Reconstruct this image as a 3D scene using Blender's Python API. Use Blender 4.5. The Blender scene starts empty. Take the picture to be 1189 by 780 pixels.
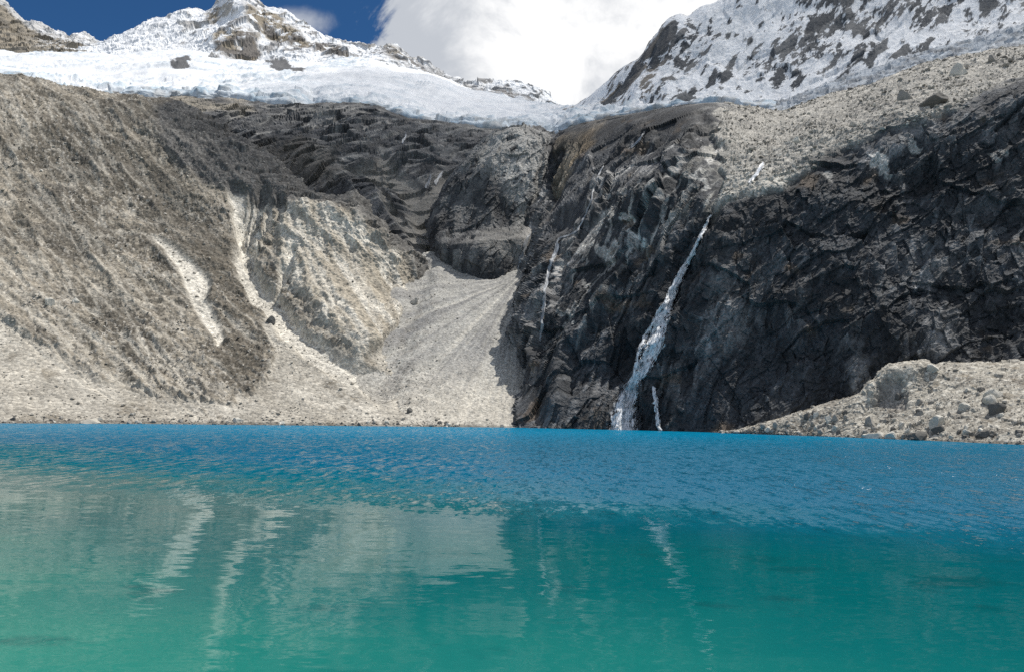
import bpy, bmesh, math, random
import numpy as np
from mathutils import Vector, Matrix
from mathutils.bvhtree import BVHTree

rng = np.random.default_rng(69)
random.seed(69)
Q = 1.0                      # mesh density multiplier
C = bpy.context.scene.collection

# ------------------------------------------------------------------ camera geometry
CAM = np.array([0.0, 0.0, 10.0])
FPX, CX, CY = 880.0, 594.5, 390.0
PITCH, ROLL = math.atan(88 / 880), math.radians(0.77)
_F = np.array([0, math.cos(PITCH), math.sin(PITCH)])
_R0 = np.array([1.0, 0, 0]); _U0 = np.array([0, -math.sin(PITCH), math.cos(PITCH)])
_R = math.cos(ROLL) * _R0 + math.sin(ROLL) * _U0
_U = -math.sin(ROLL) * _R0 + math.cos(ROLL) * _U0


def ray(u, v):
    u = np.asarray(u, float)[..., None]; v = np.asarray(v, float)[..., None]
    return _F + (u - CX) / FPX * _R + (CY - v) / FPX * _U


def world(u, v, D):
    """point seen in direction (u, v) whose forward distance is D metres"""
    r = ray(u, v)
    return CAM + r * (np.asarray(D, float)[..., None] / r[..., 1:2])


def project(P):
    q = P - CAM
    f = q @ _F
    f = np.where(np.abs(f) < 1e-6, 1e-6, f)
    return np.stack([CX + FPX * (q @ _R) / f, CY - FPX * (q @ _U) / f], -1)


def shoreD(u, v):
    r = ray(u, v)
    return float(-CAM[2] / r[2] * r[1])


# ------------------------------------------------------------------ noise toolbox
_perm = np.arange(256); np.random.default_rng(5).shuffle(_perm)
_perm = np.concatenate([_perm, _perm, _perm]).astype(np.int64)
_g = np.random.default_rng(7).normal(size=(256, 3)); _g /= np.linalg.norm(_g, axis=1)[:, None]
_gx, _gy, _gz = [np.ascontiguousarray(_g[:, i]).astype(np.float32) for i in range(3)]
_cell = (0.12 + 0.76 * np.random.default_rng(9).random((256, 3))).astype(np.float32)
_cdir = np.random.default_rng(11).normal(size=(256, 3)); _cdir /= np.linalg.norm(_cdir, axis=1)[:, None]
_coff = np.random.default_rng(13).random(256).astype(np.float32)


def noise(p):
    i = np.floor(p).astype(np.int64)
    f = (p - i).astype(np.float32)
    w = f * f * f * (f * (f * 6 - 15) + 10)
    i &= 255
    out = np.zeros(len(p), np.float32)
    for dx in (0, 1):
        hx = _perm[i[:, 0] + dx]
        wx = w[:, 0] if dx else 1 - w[:, 0]
        for dy in (0, 1):
            hy = _perm[hx + i[:, 1] + dy]
            wy = wx * (w[:, 1] if dy else 1 - w[:, 1])
            for dz in (0, 1):
                h = _perm[hy + i[:, 2] + dz]
                g = _gx[h] * (f[:, 0] - dx) + _gy[h] * (f[:, 1] - dy) + _gz[h] * (f[:, 2] - dz)
                out += g * wy * (w[:, 2] if dz else 1 - w[:, 2])
    return out * 1.6


def fbm(p, size, octs=5, gain=0.5, lac=2.03, seed=0.0):
    q = p / size + seed * 17.31
    a, s, tot = 1.0, 0.0, 0.0
    for _ in range(octs):
        s = s + a * noise(q); tot += a
        q = q * lac + 11.7; a *= gain
    return s / tot


def ridged(p, size, octs=5, gain=0.5, lac=2.03, seed=0.0):
    q = p / size + seed * 17.31
    a, s, tot, prev = 1.0, 0.0, 0.0, 1.0
    for _ in range(octs):
        n = 1 - np.abs(noise(q)) * 1.6
        n = np.clip(n, -1, 1); n = n * np.abs(n)
        s = s + a * n * prev; tot += a; prev = np.clip(n, 0, 1) * 0.6 + 0.4
        q = q * lac + 5.3; a *= gain
    return s / tot


def facets(p, size, seed=0.0, tilt=0.8, step=0.6):
    """blocky broken rock: every cell is a tilted, offset plane; returns about -1..1"""
    q = p / size + seed * 7.77
    i = np.floor(q - 0.5).astype(np.int64)
    best = np.full(len(p), 1e9, np.float32); val = np.zeros(len(p), np.float32)
    for dx in (0, 1):
        for dy in (0, 1):
            for dz in (0, 1):
                c = i + np.array([dx, dy, dz])
                h = _perm[_perm[_perm[c[:, 0] & 255] + (c[:, 1] & 255)] + (c[:, 2] & 255)]
                d = (q - (c + _cell[h])).astype(np.float32)
                dd = (d * d).sum(1)
                m = dd < best
                v = (d * _cdir[h]).sum(1) * tilt + (_coff[h] - 0.5) * step
                best = np.where(m, dd, best); val = np.where(m, v, val)
    return val


def stretch(p, axis, k):
    """squash coordinates along axis so that noise features grow k times longer along it"""
    a = np.asarray(axis, float); a = a / np.linalg.norm(a)
    return p - np.outer(p @ a, a) * (1 - 1 / k)


def smooth(x, a, b):
    t = np.clip((x - a) / (b - a), 0, 1)
    return t * t * (3 - 2 * t)


def seg_dist(UV, pts):
    """distance to a polyline and the running position 0..1 of the nearest point on it"""
    pts = np.asarray(pts, float)[:, :2]
    L = np.concatenate([[0], np.cumsum(np.linalg.norm(np.diff(pts, axis=0), axis=1))])
    best = np.full(len(UV), 1e9); pos = np.zeros(len(UV))
    for k in range(len(pts) - 1):
        a, b = pts[k], pts[k + 1]; ab = b - a
        t = np.clip(((UV - a) @ ab) / (ab @ ab), 0, 1)
        d = np.linalg.norm(UV - (a + t[:, None] * ab), axis=1)
        m = d < best
        best = np.where(m, d, best); pos = np.where(m, (L[k] + t * (L[k + 1] - L[k])) / L[-1], pos)
    return best, pos


def stroke(UV, pts, w0, w1=None, soft=1.0):
    w1 = w0 if w1 is None else w1
    d, t = seg_dist(UV, pts)
    w = w0 + (w1 - w0) * t
    return 1 - smooth(d / w, 1 - soft * 0.6, 1 + soft * 0.4)


def poly(UV, pts, soft=6.0):
    pts = np.asarray(pts, float)
    inside = np.zeros(len(UV), bool)
    j = len(pts) - 1
    for i in range(len(pts)):
        xi, yi = pts[i]; xj, yj = pts[j]
        c = ((yi > UV[:, 1]) != (yj > UV[:, 1]))
        inside ^= c & (UV[:, 0] < (xj - xi) * (UV[:, 1] - yi) / (yj - yi + 1e-9) + xi)
        j = i
    d, _ = seg_dist(UV, np.vstack([pts, pts[:1]]))
    return smooth(np.where(inside, d, -d), -soft, soft)


def pchip(xk, Y, x):
    xk = np.asarray(xk, float); Y = np.asarray(Y, float); x = np.clip(x, xk[0], xk[-1])
    h = np.diff(xk); sh = (-1,) + (1,) * (Y.ndim - 1)
    d = np.diff(Y, axis=0) / h.reshape(sh)
    m = np.zeros_like(Y)
    m[0], m[-1] = d[0], d[-1]
    if len(xk) > 2:
        same = d[:-1] * d[1:] > 0
        w1 = (2 * h[1:] + h[:-1]).reshape(sh); w2 = (h[1:] + 2 * h[:-1]).reshape(sh)
        with np.errstate(divide='ignore', invalid='ignore'):
            hm = (w1 + w2) / (w1 / d[:-1] + w2 / d[1:])
        m[1:-1] = np.where(same, hm, 0.0)
    k = np.clip(np.searchsorted(xk, x, 'right') - 1, 0, len(h) - 1)
    hk = h[k].reshape(sh); t = ((x - xk[k]) / h[k]).reshape(sh)
    return ((2 * t**3 - 3 * t**2 + 1) * Y[k] + (t**3 - 2 * t**2 + t) * hk * m[k]
            + (-2 * t**3 + 3 * t**2) * Y[k + 1] + (t**3 - t**2) * hk * m[k + 1])


def loft(rows, nu, nt, by='u', tk=None):
    """surface through rows of (u, v, D); by='u' shares u between rows, by='len' shares relative length"""
    nu, nt = int(nu * Q), int(nt * Q)
    R = []
    for r in rows:
        r = np.asarray(r, float)
        if by == 'u':
            u0 = max(a[0][0] for a in rows); u1 = min(a[-1][0] for a in rows)
            s = np.linspace(u0, u1, nu)
            q = pchip(r[:, 0], r, s); q[:, 0] = s
        else:
            c = np.concatenate([[0], np.cumsum(np.linalg.norm(np.diff(r[:, :2], axis=0), axis=1))]); c /= c[-1]
            q = pchip(c, r, np.linspace(0, 1, nu))
        R.append(q)
    R = np.array(R)
    if tk is None:
        g = np.linalg.norm(np.diff(R[:, :, :2], axis=0), axis=2).mean(1) + 4
        tk = np.concatenate([[0], np.cumsum(g)])
    G = pchip(tk, R, np.linspace(tk[0], tk[-1], nt))
    return world(G[..., 0], G[..., 1], G[..., 2])


def normals(P, flip=None):
    a = np.gradient(P, axis=1); b = np.gradient(P, axis=0)
    n = np.cross(a, b); n /= np.linalg.norm(n, axis=2, keepdims=True) + 1e-9
    return n                          # rows go up, columns go right: points to the viewer side


def blur(A, k):
    for ax in (0, 1):
        for _ in range(k):
            A = (np.roll(A, 1, ax) + A * 2 + np.roll(A, -1, ax)) / 4
    return A


# ------------------------------------------------------------------ scene helpers
def tag(o, label=None, cat=None, group=None, kind=None):
    if label: o['label'] = label
    if cat: o['category'] = cat
    if group: o['group'] = group
    if kind: o['kind'] = kind
    return o


def raw_mesh(name, V, F, col=None, mat=None, smooth_shade=True):
    me = bpy.data.meshes.new(name)
    V = np.ascontiguousarray(V, np.float32); F = np.ascontiguousarray(F, np.int32)
    n = F.shape[1]
    me.vertices.add(len(V)); me.vertices.foreach_set('co', V.ravel())
    me.loops.add(F.size); me.loops.foreach_set('vertex_index', F.ravel())
    me.polygons.add(len(F)); me.polygons.foreach_set('loop_start', np.arange(0, F.size, n, dtype=np.int32))
    me.polygons.foreach_set('loop_total', np.full(len(F), n, np.int32))
    me.polygons.foreach_set('use_smooth', np.full(len(F), smooth_shade))
    me.update(calc_edges=True)
    if col is not None:
        at = me.color_attributes.new('albedo', 'FLOAT_COLOR', 'POINT')
        c = np.ones((len(V), 4), np.float32); c[:, :3] = col[:, :3]
        if col.shape[1] > 3: c[:, 3] = col[:, 3]
        at.data.foreach_set('color', c.ravel())
    if mat: me.materials.append(mat)
    o = bpy.data.objects.new(name, me); C.objects.link(o)
    return o


def grid_faces(ny, nx):
    i = np.arange(ny * nx).reshape(ny, nx)
    return np.stack([i[:-1, :-1], i[:-1, 1:], i[1:, 1:], i[1:, :-1]], -1).reshape(-1, 4)


def grid_obj(name, P, col, mat, mask=None, smooth_shade=True):
    ny, nx = P.shape[:2]
    F = grid_faces(ny, nx)
    V = P.reshape(-1, 3)
    if mask is not None:
        F = F[mask]
        used = np.unique(F); re = np.full(len(V), -1); re[used] = np.arange(len(used))
        V = V[used]; col = col[used]; F = re[F]
    return raw_mesh(name, V, F, col, mat, smooth_shade)


class Nodes:
    def __init__(self, m):
        m.use_nodes = True; self.t = m.node_tree; self.t.nodes.clear()

    def __call__(self, kind, **kw):
        n = self.t.nodes.new(kind)
        for k, v in kw.items():
            if k.startswith('i_'):
                key = k[2:]; key = int(key) if key.isdigit() else key.replace('_', ' ')
                s = n.inputs[key]
                if isinstance(v, bpy.types.NodeSocket): self.t.links.new(v, s)
                else: s.default_value = v
            else: setattr(n, k, v)
        return n

    def math(self, op, a, b=0.0, c=0.0, clamp=False):
        n = self.t.nodes.new('ShaderNodeMath'); n.operation = op; n.use_clamp = clamp
        for k, v in enumerate((a, b, c)):
            if isinstance(v, bpy.types.NodeSocket): self.t.links.new(v, n.inputs[k])
            else: n.inputs[k].default_value = v
        return n.outputs[0]

    def mapr(self, x, a, b, c=0.0, d=1.0, smoothstep=True):
        n = self.t.nodes.new('ShaderNodeMapRange')
        if smoothstep: n.interpolation_type = 'SMOOTHSTEP'
        for k, v in enumerate((x, a, b, c, d)):
            if isinstance(v, bpy.types.NodeSocket): self.t.links.new(v, n.inputs[k])
            else: n.inputs[k].default_value = v
        return n.outputs[0]

    def mix(self, f, a, b, mode='MIX'):
        n = self.t.nodes.new('ShaderNodeMix'); n.data_type = 'RGBA'; n.blend_type = mode
        for k, v in ((0, f), (6, a), (7, b)):
            if isinstance(v, bpy.types.NodeSocket): self.t.links.new(v, n.inputs[k])
            else: n.inputs[k].default_value = v if k == 0 or len(v) == 4 else (*v, 1)
        return n.outputs[2]


def ground_mat(name, fine=0.6, coarse=0.05, var=0.35, bump=0.6, rough=0.92, spec=0.25, stones=0.0, axis=None):
    """albedo attribute broken up by noises in metres, with bumps"""
    m = bpy.data.materials.new(name); N = Nodes(m)
    pos = N('ShaderNodeNewGeometry').outputs['Position']
    at = N('ShaderNodeAttribute', attribute_name='albedo')
    n1 = N('ShaderNodeTexNoise', i_Vector=pos, i_Scale=fine, i_Detail=6.0, i_Roughness=0.65)
    n2 = N('ShaderNodeTexNoise', i_Vector=pos, i_Scale=coarse, i_Detail=5.0, i_Roughness=0.6)
    f1 = N.mapr(n1.outputs[0], 0.28, 0.72, 1 - var, 1 + var, False)
    f2 = N.mapr(n2.outputs[0], 0.3, 0.7, 1 - var * 0.5, 1 + var * 0.5, False)
    f = N.math('MULTIPLY', f1, f2)
    h = n1.outputs[0]
    if stones:
        vo = N('ShaderNodeTexVoronoi', i_Vector=pos, i_Scale=stones, i_Randomness=1.0)
        sep = N('ShaderNodeSeparateColor', i_0=vo.outputs['Color'])
        f = N.math('MULTIPLY', f, N.mapr(sep.outputs[0], 0, 1, 0.72, 1.25, False))
        h = N.math('ADD', h, N.math('MULTIPLY', vo.outputs['Distance'], -0.5))
    vm = N('ShaderNodeVectorMath', operation='SCALE', i_0=at.outputs['Color'])
    N.t.links.new(f, vm.inputs['Scale'])
    bp = N('ShaderNodeBump', i_Strength=1.0, i_Distance=bump, i_Height=h)
    b = N('ShaderNodeBsdfPrincipled', i_Roughness=rough)
    b.inputs['Specular IOR Level'].default_value = spec
    N.t.links.new(vm.outputs[0], b.inputs['Base Color']); N.t.links.new(bp.outputs[0], b.inputs['Normal'])
    o = N('ShaderNodeOutputMaterial'); N.t.links.new(b.outputs[0], o.inputs[0])
    return m


def mixc(a, b, m):
    m = np.clip(m, 0, 1)[:, None]
    return a * (1 - m) + np.asarray(b) * m


def flat(c, n):
    return np.tile(np.asarray(c, float), (n, 1))


# albedo values
TAN = (0.278, 0.25, 0.203); BROWN = (0.10, 0.09, 0.073); PALE = (0.45, 0.425, 0.37); CREAM = (0.60, 0.57, 0.50)
SLATE = (0.085, 0.087, 0.09); GREY = (0.20, 0.20, 0.195); LIGHTROCK = (0.40, 0.385, 0.35)
SNOW = (0.76, 0.78, 0.80); OCHRE = (0.30, 0.22, 0.13)

M_soil = ground_mat('moraine_soil', 0.45, 0.04, 0.42, 1.1, stones=0.45)
M_scree = ground_mat('scree_gravel', 0.8, 0.05, 0.28, 0.5, stones=0.7)
M_rock = ground_mat('cliff_rock', 0.55, 0.045, 0.58, 1.5, rough=0.8, spec=0.35)
M_far = ground_mat('far_rock_and_snow', 0.09, 0.01, 0.16, 3.0, rough=0.85)
M_snow = ground_mat('glacier_snow', 0.06, 0.008, 0.06, 1.5, rough=0.75)

# ================================================================== SETTING
SHORE_V = [(-120, 490), (0, 491), (150, 491.5), (300, 493), (450, 494.5), (600, 496), (700, 498), (780, 500),
           (860, 503), (950, 506), (1050, 510), (1189, 516), (1330, 522)]


def shore_at(u):
    v = float(np.interp(u, *np.array(SHORE_V).T))
    return v, shoreD(u, v)


def DS(u, v, m, D0=None):
    """forward distance where the sight line meets a bank rising m per metre from the shore"""
    D0 = shore_at(u)[1] if D0 is None else D0
    r = ray(u, v); k = r[2] / r[1]
    return (10 + m * D0) / (m - k)


def under(us, dz=6.0, back=14.0):
    out = []
    for u in us:
        v, D = shore_at(u)
        D2 = D - back
        k = (-dz - 10) / D2
        # find v whose elevation is k
        vv = v + (ray(u, v)[2] / ray(u, v)[1] - k) * FPX
        out.append((u, vv, D2))
    return out


def shore_row(us):
    return [(u, *shore_at(u)) for u in us]


# ------------------------------------------------------------------ left moraine slope
us = [-120, 0, 100, 200, 300, 400, 470, 540]
top = [(-120, 73, 900), (0, 90, 930), (60, 101, 935), (130, 112, 945), (190, 119, 950), (245, 140, 930), (300, 182, 880),
       (345, 216, 830), (400, 238, 800), (440, 270, 765), (490, 314, 775), (540, 340, 770)]
rows = [under(us), shore_row(us),
        [(u, v, DS(u, v, m)) for u, v, m in ((-120, 448, .52), (0, 450, .52), (100, 455, .52), (200, 462, .50), (300, 462, .48), (400, 460, .5), (470, 462, .42), (540, 462, .38))],
        [(u, v, DS(u, v, m)) for u, v, m in ((-120, 350, .68), (0, 352, .66), (100, 362, .64), (200, 375, .62), (300, 380, .58), (400, 392, .60), (470, 405, .48), (540, 415, .42))],
        [(u, v, DS(u, v, m)) for u, v, m in ((-120, 220, .78), (0, 232, .74), (100, 245, .72), (200, 260, .70), (300, 288, .66), (400, 312, .66), (470, 345, .54), (540, 365, .45))],
        top,
        [(u, v + 6, D + 40) for u, v, D in top],
        [(u, v + 40, D + 160) for u, v, D in top]]
P = loft(rows, 640, 430)
n = normals(P); sh = P.shape[:2]; p = P.reshape(-1, 3)
UV0 = project(p)
jit = np.stack([fbm(p, 40, 4, seed=1), fbm(p, 40, 4, seed=2)], 1)
UV = UV0 + jit * 14
fall = np.array([0.62, -0.45, -0.55])                      # the way the stones run
ps = stretch(p, fall, 4.0)
rub = fbm(p, 9, 5, 0.6, seed=3)
rill = ridged(stretch(p, fall, 6.0), 30, 4, 0.55, seed=4)
patch = fbm(stretch(p, fall, 2.2), 75, 5, 0.55, seed=5)
fac = facets(p, 5.0, seed=1)
fac2 = facets(p, 2.6, seed=2)

UVa = UV + np.outer(fbm(stretch(p, fall, 9), 12, 5, 0.6, seed=35) * 55 * smooth(330 - UV0[:, 0], 0, 60), (0.78, 0.62))
apron = poly(UVa, [(-140, 372), (0, 385), (45, 398), (95, 425), (150, 452), (205, 466), (288, 470), (322, 420), (300, 372), (330, 352), (385, 398), (430, 418), (462, 380), (486, 330), (560, 330), (560, 510), (-140, 510)], 4)
g1 = stroke(UV, [(306, 222), (292, 245), (281, 285), (290, 322), (318, 360), (352, 392), (400, 425), (445, 455)], 11, 15, 0.8)
lines = fbm(stretch(p, (0.2, -0.6, -0.75), 8), 7, 4, 0.6, seed=33)
UVj = UV0 + jit * 6
g2 = np.maximum(poly(UVj, [(266, 221), (300, 217), (338, 238), (322, 262), (306, 284), (297, 322), (284, 305), (275, 262)], 5) * smooth(lines + 0.22, 0.0, 0.25), stroke(UV, [(276, 222), (279, 262), (280, 292)], 8, 6), stroke(UV, [(332, 238), (318, 262), (300, 292)], 6, 5))
g2 = np.maximum(g2, stroke(UV, [(338, 300), (326, 322), (318, 345)], 7, 3))
fl2 = fbm(stretch(p, fall, 8), 6, 4, 0.6, seed=34)
g3 = poly(UVj, [(175, 279), (186, 280), (214, 298), (241, 320), (246, 334), (240, 348), (262, 396), (254, 404), (236, 378), (222, 350), (212, 326), (198, 304)], 4) * smooth(fl2 + 0.62, 0.0, 0.28)
thin = np.zeros(len(p))
for s in ([(-20, 322), (60, 388), (130, 440), (182, 462)], [(75, 366), (120, 402), (172, 442)], [(143, 392), (168, 420), (190, 446)],
          [(180, 400), (212, 440), (242, 468)], [(160, 395), (205, 440), (230, 466)], [(110, 300), (135, 330), (150, 352)], [(0, 300), (45, 345), (100, 385)],
          [(374, 250), (376, 280), (380, 310)], [(430, 282), (452, 312), (456, 338), (442, 380)], [(404, 292), (424, 345), (438, 398)],
          [(360, 300), (385, 350), (420, 402)], [(395, 270), (410, 320), (432, 380)], [(345, 255), (352, 300), (372, 345), (405, 395)]):
    thin = np.maximum(thin, stroke(UV0 + jit * 7, s, 3.2, 2.6, 1.6) * 0.85)
cr_ = np.random.default_rng(21)
for _ in range(22):
    u_, v_ = cr_.uniform(-10, 250), cr_.uniform(300, 425); l_ = cr_.uniform(40, 120); w_ = cr_.uniform(1.2, 3.4)
    thin = np.maximum(thin, stroke(UV0 + jit * 9, [(u_, v_), (u_ + l_ * 0.35, v_ + l_ * 0.36), (u_ + l_ * 0.75, v_ + l_ * 0.66)], w_ * 0.5, w_ * 1.3, 1.8) * cr_.uniform(0.45, 0.9))
bench = poly(UV, [(335, 238), (405, 246), (440, 276), (486, 322), (465, 376), (440, 408), (424, 412), (380, 380), (345, 340), (325, 300)], 8)
spur = poly(UV, [(190, 118), (255, 205), (276, 238), (284, 300), (316, 366), (306, 420), (290, 466), (262, 440), (225, 340), (180, 250), (140, 130)], 16)

# big forms: the gully and the spur beside it, rills in the bench
S = p[:, 1] / FPX
disp = -g1 * 9 - g2 * 6 - g3 * 1.6 - thin * 1.5
disp += bench * (7 + 3.2 * ridged(stretch(p, (0.35, -0.6, -0.72), 7), 22, 3, seed=9)) * (1 - g1)
loose = np.clip(np.maximum.reduce([apron, g1, g2, g3]), 0, 1)
disp += (1 - loose * 0.75) * (rill * 6.5 + rub * 2.2 + fac * 1.3 + fac2 * 0.8) + fbm(p, 120, 3, seed=8) * 9 * smooth(p[:, 2], 10, 120)
edge = smooth(p[:, 2], -2, 12)
disp += (smooth(UV0[:, 0], 180, 260) * smooth(UV0[:, 1] - np.interp(UV0[:, 0], [q[0] for q in top], [q[1] for q in top]), 45, 0)) * (facets(p, 22, seed=31) * 9 + fbm(p, 45, 4, seed=32) * 14)
disp *= 0.15 + 0.85 * edge
darkp = np.maximum.reduce([poly(UV, [(15, 225), (70, 205), (120, 250), (175, 285), (120, 300), (60, 262)], 16), poly(UV, [(140, 200), (195, 190), (250, 240), (275, 330), (235, 330), (190, 270)], 16),
                            poly(UV, [(215, 345), (262, 350), (312, 380), (304, 425), (288, 462), (255, 440)], 10), poly(UV, [(90, 330), (150, 360), (200, 420), (180, 440), (120, 390)], 14)])
bare = smooth(patch + rub * 0.8 + fac2 * 0.25 - darkp * 0.34 + (UV0[:, 1] - 220) / 900, -0.10, 0.16)
col = mixc(flat(BROWN, len(p)), TAN, 0.12 + 0.88 * bare)
col = mixc(col, TAN, smooth(UV0[:, 0], 330, 420) * 0.4)
outc = smooth(ridged(stretch(p, (0.93, 0.1, -0.3), 4), 38, 4, 0.6, seed=16), 0.30, 0.62) * smooth(fbm(p, 110, 3, seed=17) + 0.12, 0.0, 0.25) * (1 - loose) * (1 - bench)
disp += outc * edge * (1.2 + fac * 0.8)
col = mixc(col, (0.13, 0.122, 0.108), outc * 0.45)
vein = smooth(fbm(stretch(p, fall, 5), 16, 5, 0.65, seed=18), 0.10, 0.30) * (1 - loose)
col = mixc(col, (0.10, 0.09, 0.072), vein * 0.5)
streak = smooth(ridged(stretch(p, fall, 7.0), 12, 4, 0.6, seed=12), 0.30, 0.62)
col = mixc(col, PALE, streak * 0.48 * (1 - spur * 0.5))
stone = (fac2 > 0.40) | (fac > 0.50)
big_mod = smooth(fbm(p, 65, 4, seed=36), -0.15, 0.25)
col = mixc(col, (0.42, 0.40, 0.36), stone * (0.2 + 0.45 * big_mod))
dk = (fac2 < -0.40)
col = mixc(col, (0.06, 0.055, 0.045), dk * (0.15 + 0.4 * big_mod))
col = mixc(col, (0.12, 0.104, 0.08), spur * smooth(UV0[:, 1], 240, 330) * (0.5 + 0.5 * rub))
col = mixc(col, (0.40, 0.36, 0.29), bench * 0.75)
col = mixc(col, CREAM, bench * smooth(ridged(stretch(p, (0.35, -0.6, -0.72), 9), 18, 3, seed=10), 0.2, 0.55) * 0.85)
pal = mixc(flat(PALE, len(p)), TAN, 0.35 + 0.5 * fbm(stretch(p, fall, 3), 30, 4, seed=14))
ap = apron * smooth(streak * 0.5 + fbm(p, 25, 4, seed=15) + 0.65, 0.25, 0.6)
col = mixc(col, pal, ap)
col = mixc(col, PALE, thin * 0.8)
col = mixc(col, CREAM, np.maximum(np.maximum(g1 * 0.85, g2), g3 * 0.95))
# dark bedrock rubble plus painted-in cloud shade near the upper right end
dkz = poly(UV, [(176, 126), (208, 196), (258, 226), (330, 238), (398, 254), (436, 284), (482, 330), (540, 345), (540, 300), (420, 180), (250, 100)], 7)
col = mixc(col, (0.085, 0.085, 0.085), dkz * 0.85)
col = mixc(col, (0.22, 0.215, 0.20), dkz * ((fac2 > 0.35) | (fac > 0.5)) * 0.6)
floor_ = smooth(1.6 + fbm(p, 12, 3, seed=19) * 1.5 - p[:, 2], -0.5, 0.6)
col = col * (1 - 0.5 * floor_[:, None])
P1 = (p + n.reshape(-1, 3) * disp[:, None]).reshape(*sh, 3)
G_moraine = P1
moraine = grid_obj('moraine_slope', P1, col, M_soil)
tag(moraine, 'tall tan and brown moraine slope of rubble cut by pale gullies on the left of the lake', 'slope', kind='structure')

# ------------------------------------------------------------------ dark bedrock under the glacier
rows = [[(130, 200, 1000), (240, 225, 960), (300, 240, 930), (400, 285, 880), (450, 320, 820), (500, 335, 770), (560, 345, 790), (640, 340, 840), (760, 320, 860)],
        [(130, 160, 1050), (240, 195, 1020), (300, 205, 1000), (400, 235, 940), (450, 258, 890), (500, 262, 860), (560, 262, 900), (640, 250, 920), (760, 240, 950)],
        [(130, 130, 1120), (240, 150, 1110), (300, 160, 1080), (350, 172, 1030), (400, 185, 1010), (450, 200, 990), (500, 200, 990), (560, 200, 1000), (640, 200, 1010), (760, 180, 1020)],
        [(130, 117, 1180), (240, 122, 1180), (300, 130, 1170), (376, 133, 1160), (430, 140, 1150), (500, 160, 1120), (560, 165, 1120), (640, 170, 1120), (760, 150, 1120)],
        [(130, 110, 1230), (240, 113, 1240), (300, 119, 1230), (350, 124, 1225), (376, 120, 1225), (430, 124, 1220), (480, 139, 1220), (545, 146, 1210), (585, 152, 1210), (640, 157, 1200), (690, 140, 1200), (760, 128, 1200)],
        [(130, 116, 1400), (300, 124, 1400), (545, 152, 1400), (640, 160, 1400), (760, 135, 1400)]]
P = loft(rows, 560, 260)
n = normals(P); sh = P.shape[:2]; p = P.reshape(-1, 3); UV0 = project(p)
jit = np.stack([fbm(p, 60, 4, seed=1), fbm(p, 60, 4, seed=2)], 1); UV = UV0 + jit * 14
ax = np.array([0.75, 0.25, 0.55])
pa = stretch(p, ax, 2.6)
big = ridged(pa, 90, 4, 0.45, seed=21); f1 = facets(pa, 20, seed=3); f2 = facets(pa, 9, seed=4); f3 = facets(p, 5, seed=5)
slab = poly(UV, [(370, 122), (440, 128), (520, 150), (560, 160), (520, 200), (470, 215), (400, 200), (350, 160)], 20)
scr = np.maximum.reduce([stroke(UV, [(520, 215), (497, 232), (490, 262), (500, 300)], 16, 22), stroke(UV, [(442, 195), (470, 218), (500, 240)], 10, 14),
                         stroke(UV, [(440, 225), (465, 255), (485, 290), (495, 320)], 5, 7), stroke(UV, [(410, 205), (440, 210)], 5, 8)])
hump = poly(UV, [(300, 175), (350, 172), (395, 190), (410, 215), (380, 225), (320, 215), (290, 200)], 16)
mound = poly(UV, [(405, 225), (440, 225), (475, 255), (492, 300), (488, 330), (450, 300), (410, 262)], 12)
disp = big * 9 * (1 - scr) + f1 * 10 + f2 * 3.6 * (1 - scr) + f3 * 0.8 * (1 - 0.6 * scr) + fbm(p, 160, 3, seed=22) * 16 + hump * 14 + mound * 16 - scr * 6
fade = smooth(UV0[:, 1] - np.interp(UV0[:, 0], [130, 376, 480, 585, 640, 690, 760], [110, 120, 139, 152, 157, 140, 128]), -4, 18)
disp *= 0.35 + 0.65 * fade
col = mixc(flat(SLATE, len(p)), GREY, smooth(fbm(pa, 70, 5, 0.6, seed=23) + f2 * 0.35 + 0.15, -0.05, 0.5) * 0.75)
col = mixc(col, LIGHTROCK, smooth(ridged(pa, 24, 4, seed=24) + f2 * 0.3, 0.45, 0.75) * 0.5)
col = mixc(col, (0.04, 0.042, 0.045), smooth(fbm(stretch(p, (0.2, 0.2, 1), 3), 22, 4, seed=25), 0.05, 0.3) * 0.7)
col = mixc(col, TAN, poly(UV, [(180, 112), (280, 114), (300, 128), (240, 132), (195, 124)], 5) * 0.9)
col = mixc(col, (0.17, 0.15, 0.12), hump * 0.6)
col = mixc(col, (0.27, 0.255, 0.225), scr * 0.85)
P1 = (p + n.reshape(-1, 3) * disp[:, None]).reshape(*sh, 3)
bedrock = grid_obj('bedrock_slope', P1, col, M_rock, smooth_shade=False)
tag(bedrock, 'dark grey ribbed bedrock slope just below the glacier edge', 'slope', kind='structure')
bed_grid = P1

# ------------------------------------------------------------------ rock dome
rows = [[(512, 330, 800), (528, 324, 742), (565, 342, 716), (600, 326, 726), (618, 324, 800)],
        [(506, 304, 800), (518, 300, 750), (560, 306, 720), (600, 302, 728), (624, 298, 800)],
        [(500, 282, 810), (516, 286, 756), (560, 281, 727), (604, 278, 730), (634, 272, 810)],
        [(496, 266, 835), (510, 269, 795), (560, 267, 785), (600, 265, 787), (636, 258, 840)],
        [(520, 216, 860), (533, 213, 825), (575, 213, 805), (615, 213, 812), (642, 212, 880)],
        [(545, 180, 890), (558, 178, 840), (590, 176, 822), (622, 176, 832), (644, 176, 900)],
        [(568, 162, 910), (582, 155, 885), (605, 149, 875), (624, 151, 880), (640, 164, 910)],
        [(574, 166, 970), (586, 160, 965), (605, 154, 960), (624, 157, 962), (636, 168, 970)]]
P = loft(rows, 260, 300, by='len')
n = normals(P); sh = P.shape[:2]; p = P.reshape(-1, 3); UV0 = project(p)
jit = np.stack([fbm(p, 40, 4, seed=1), fbm(p, 40, 4, seed=2)], 1); UV = UV0 + jit * 10
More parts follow.
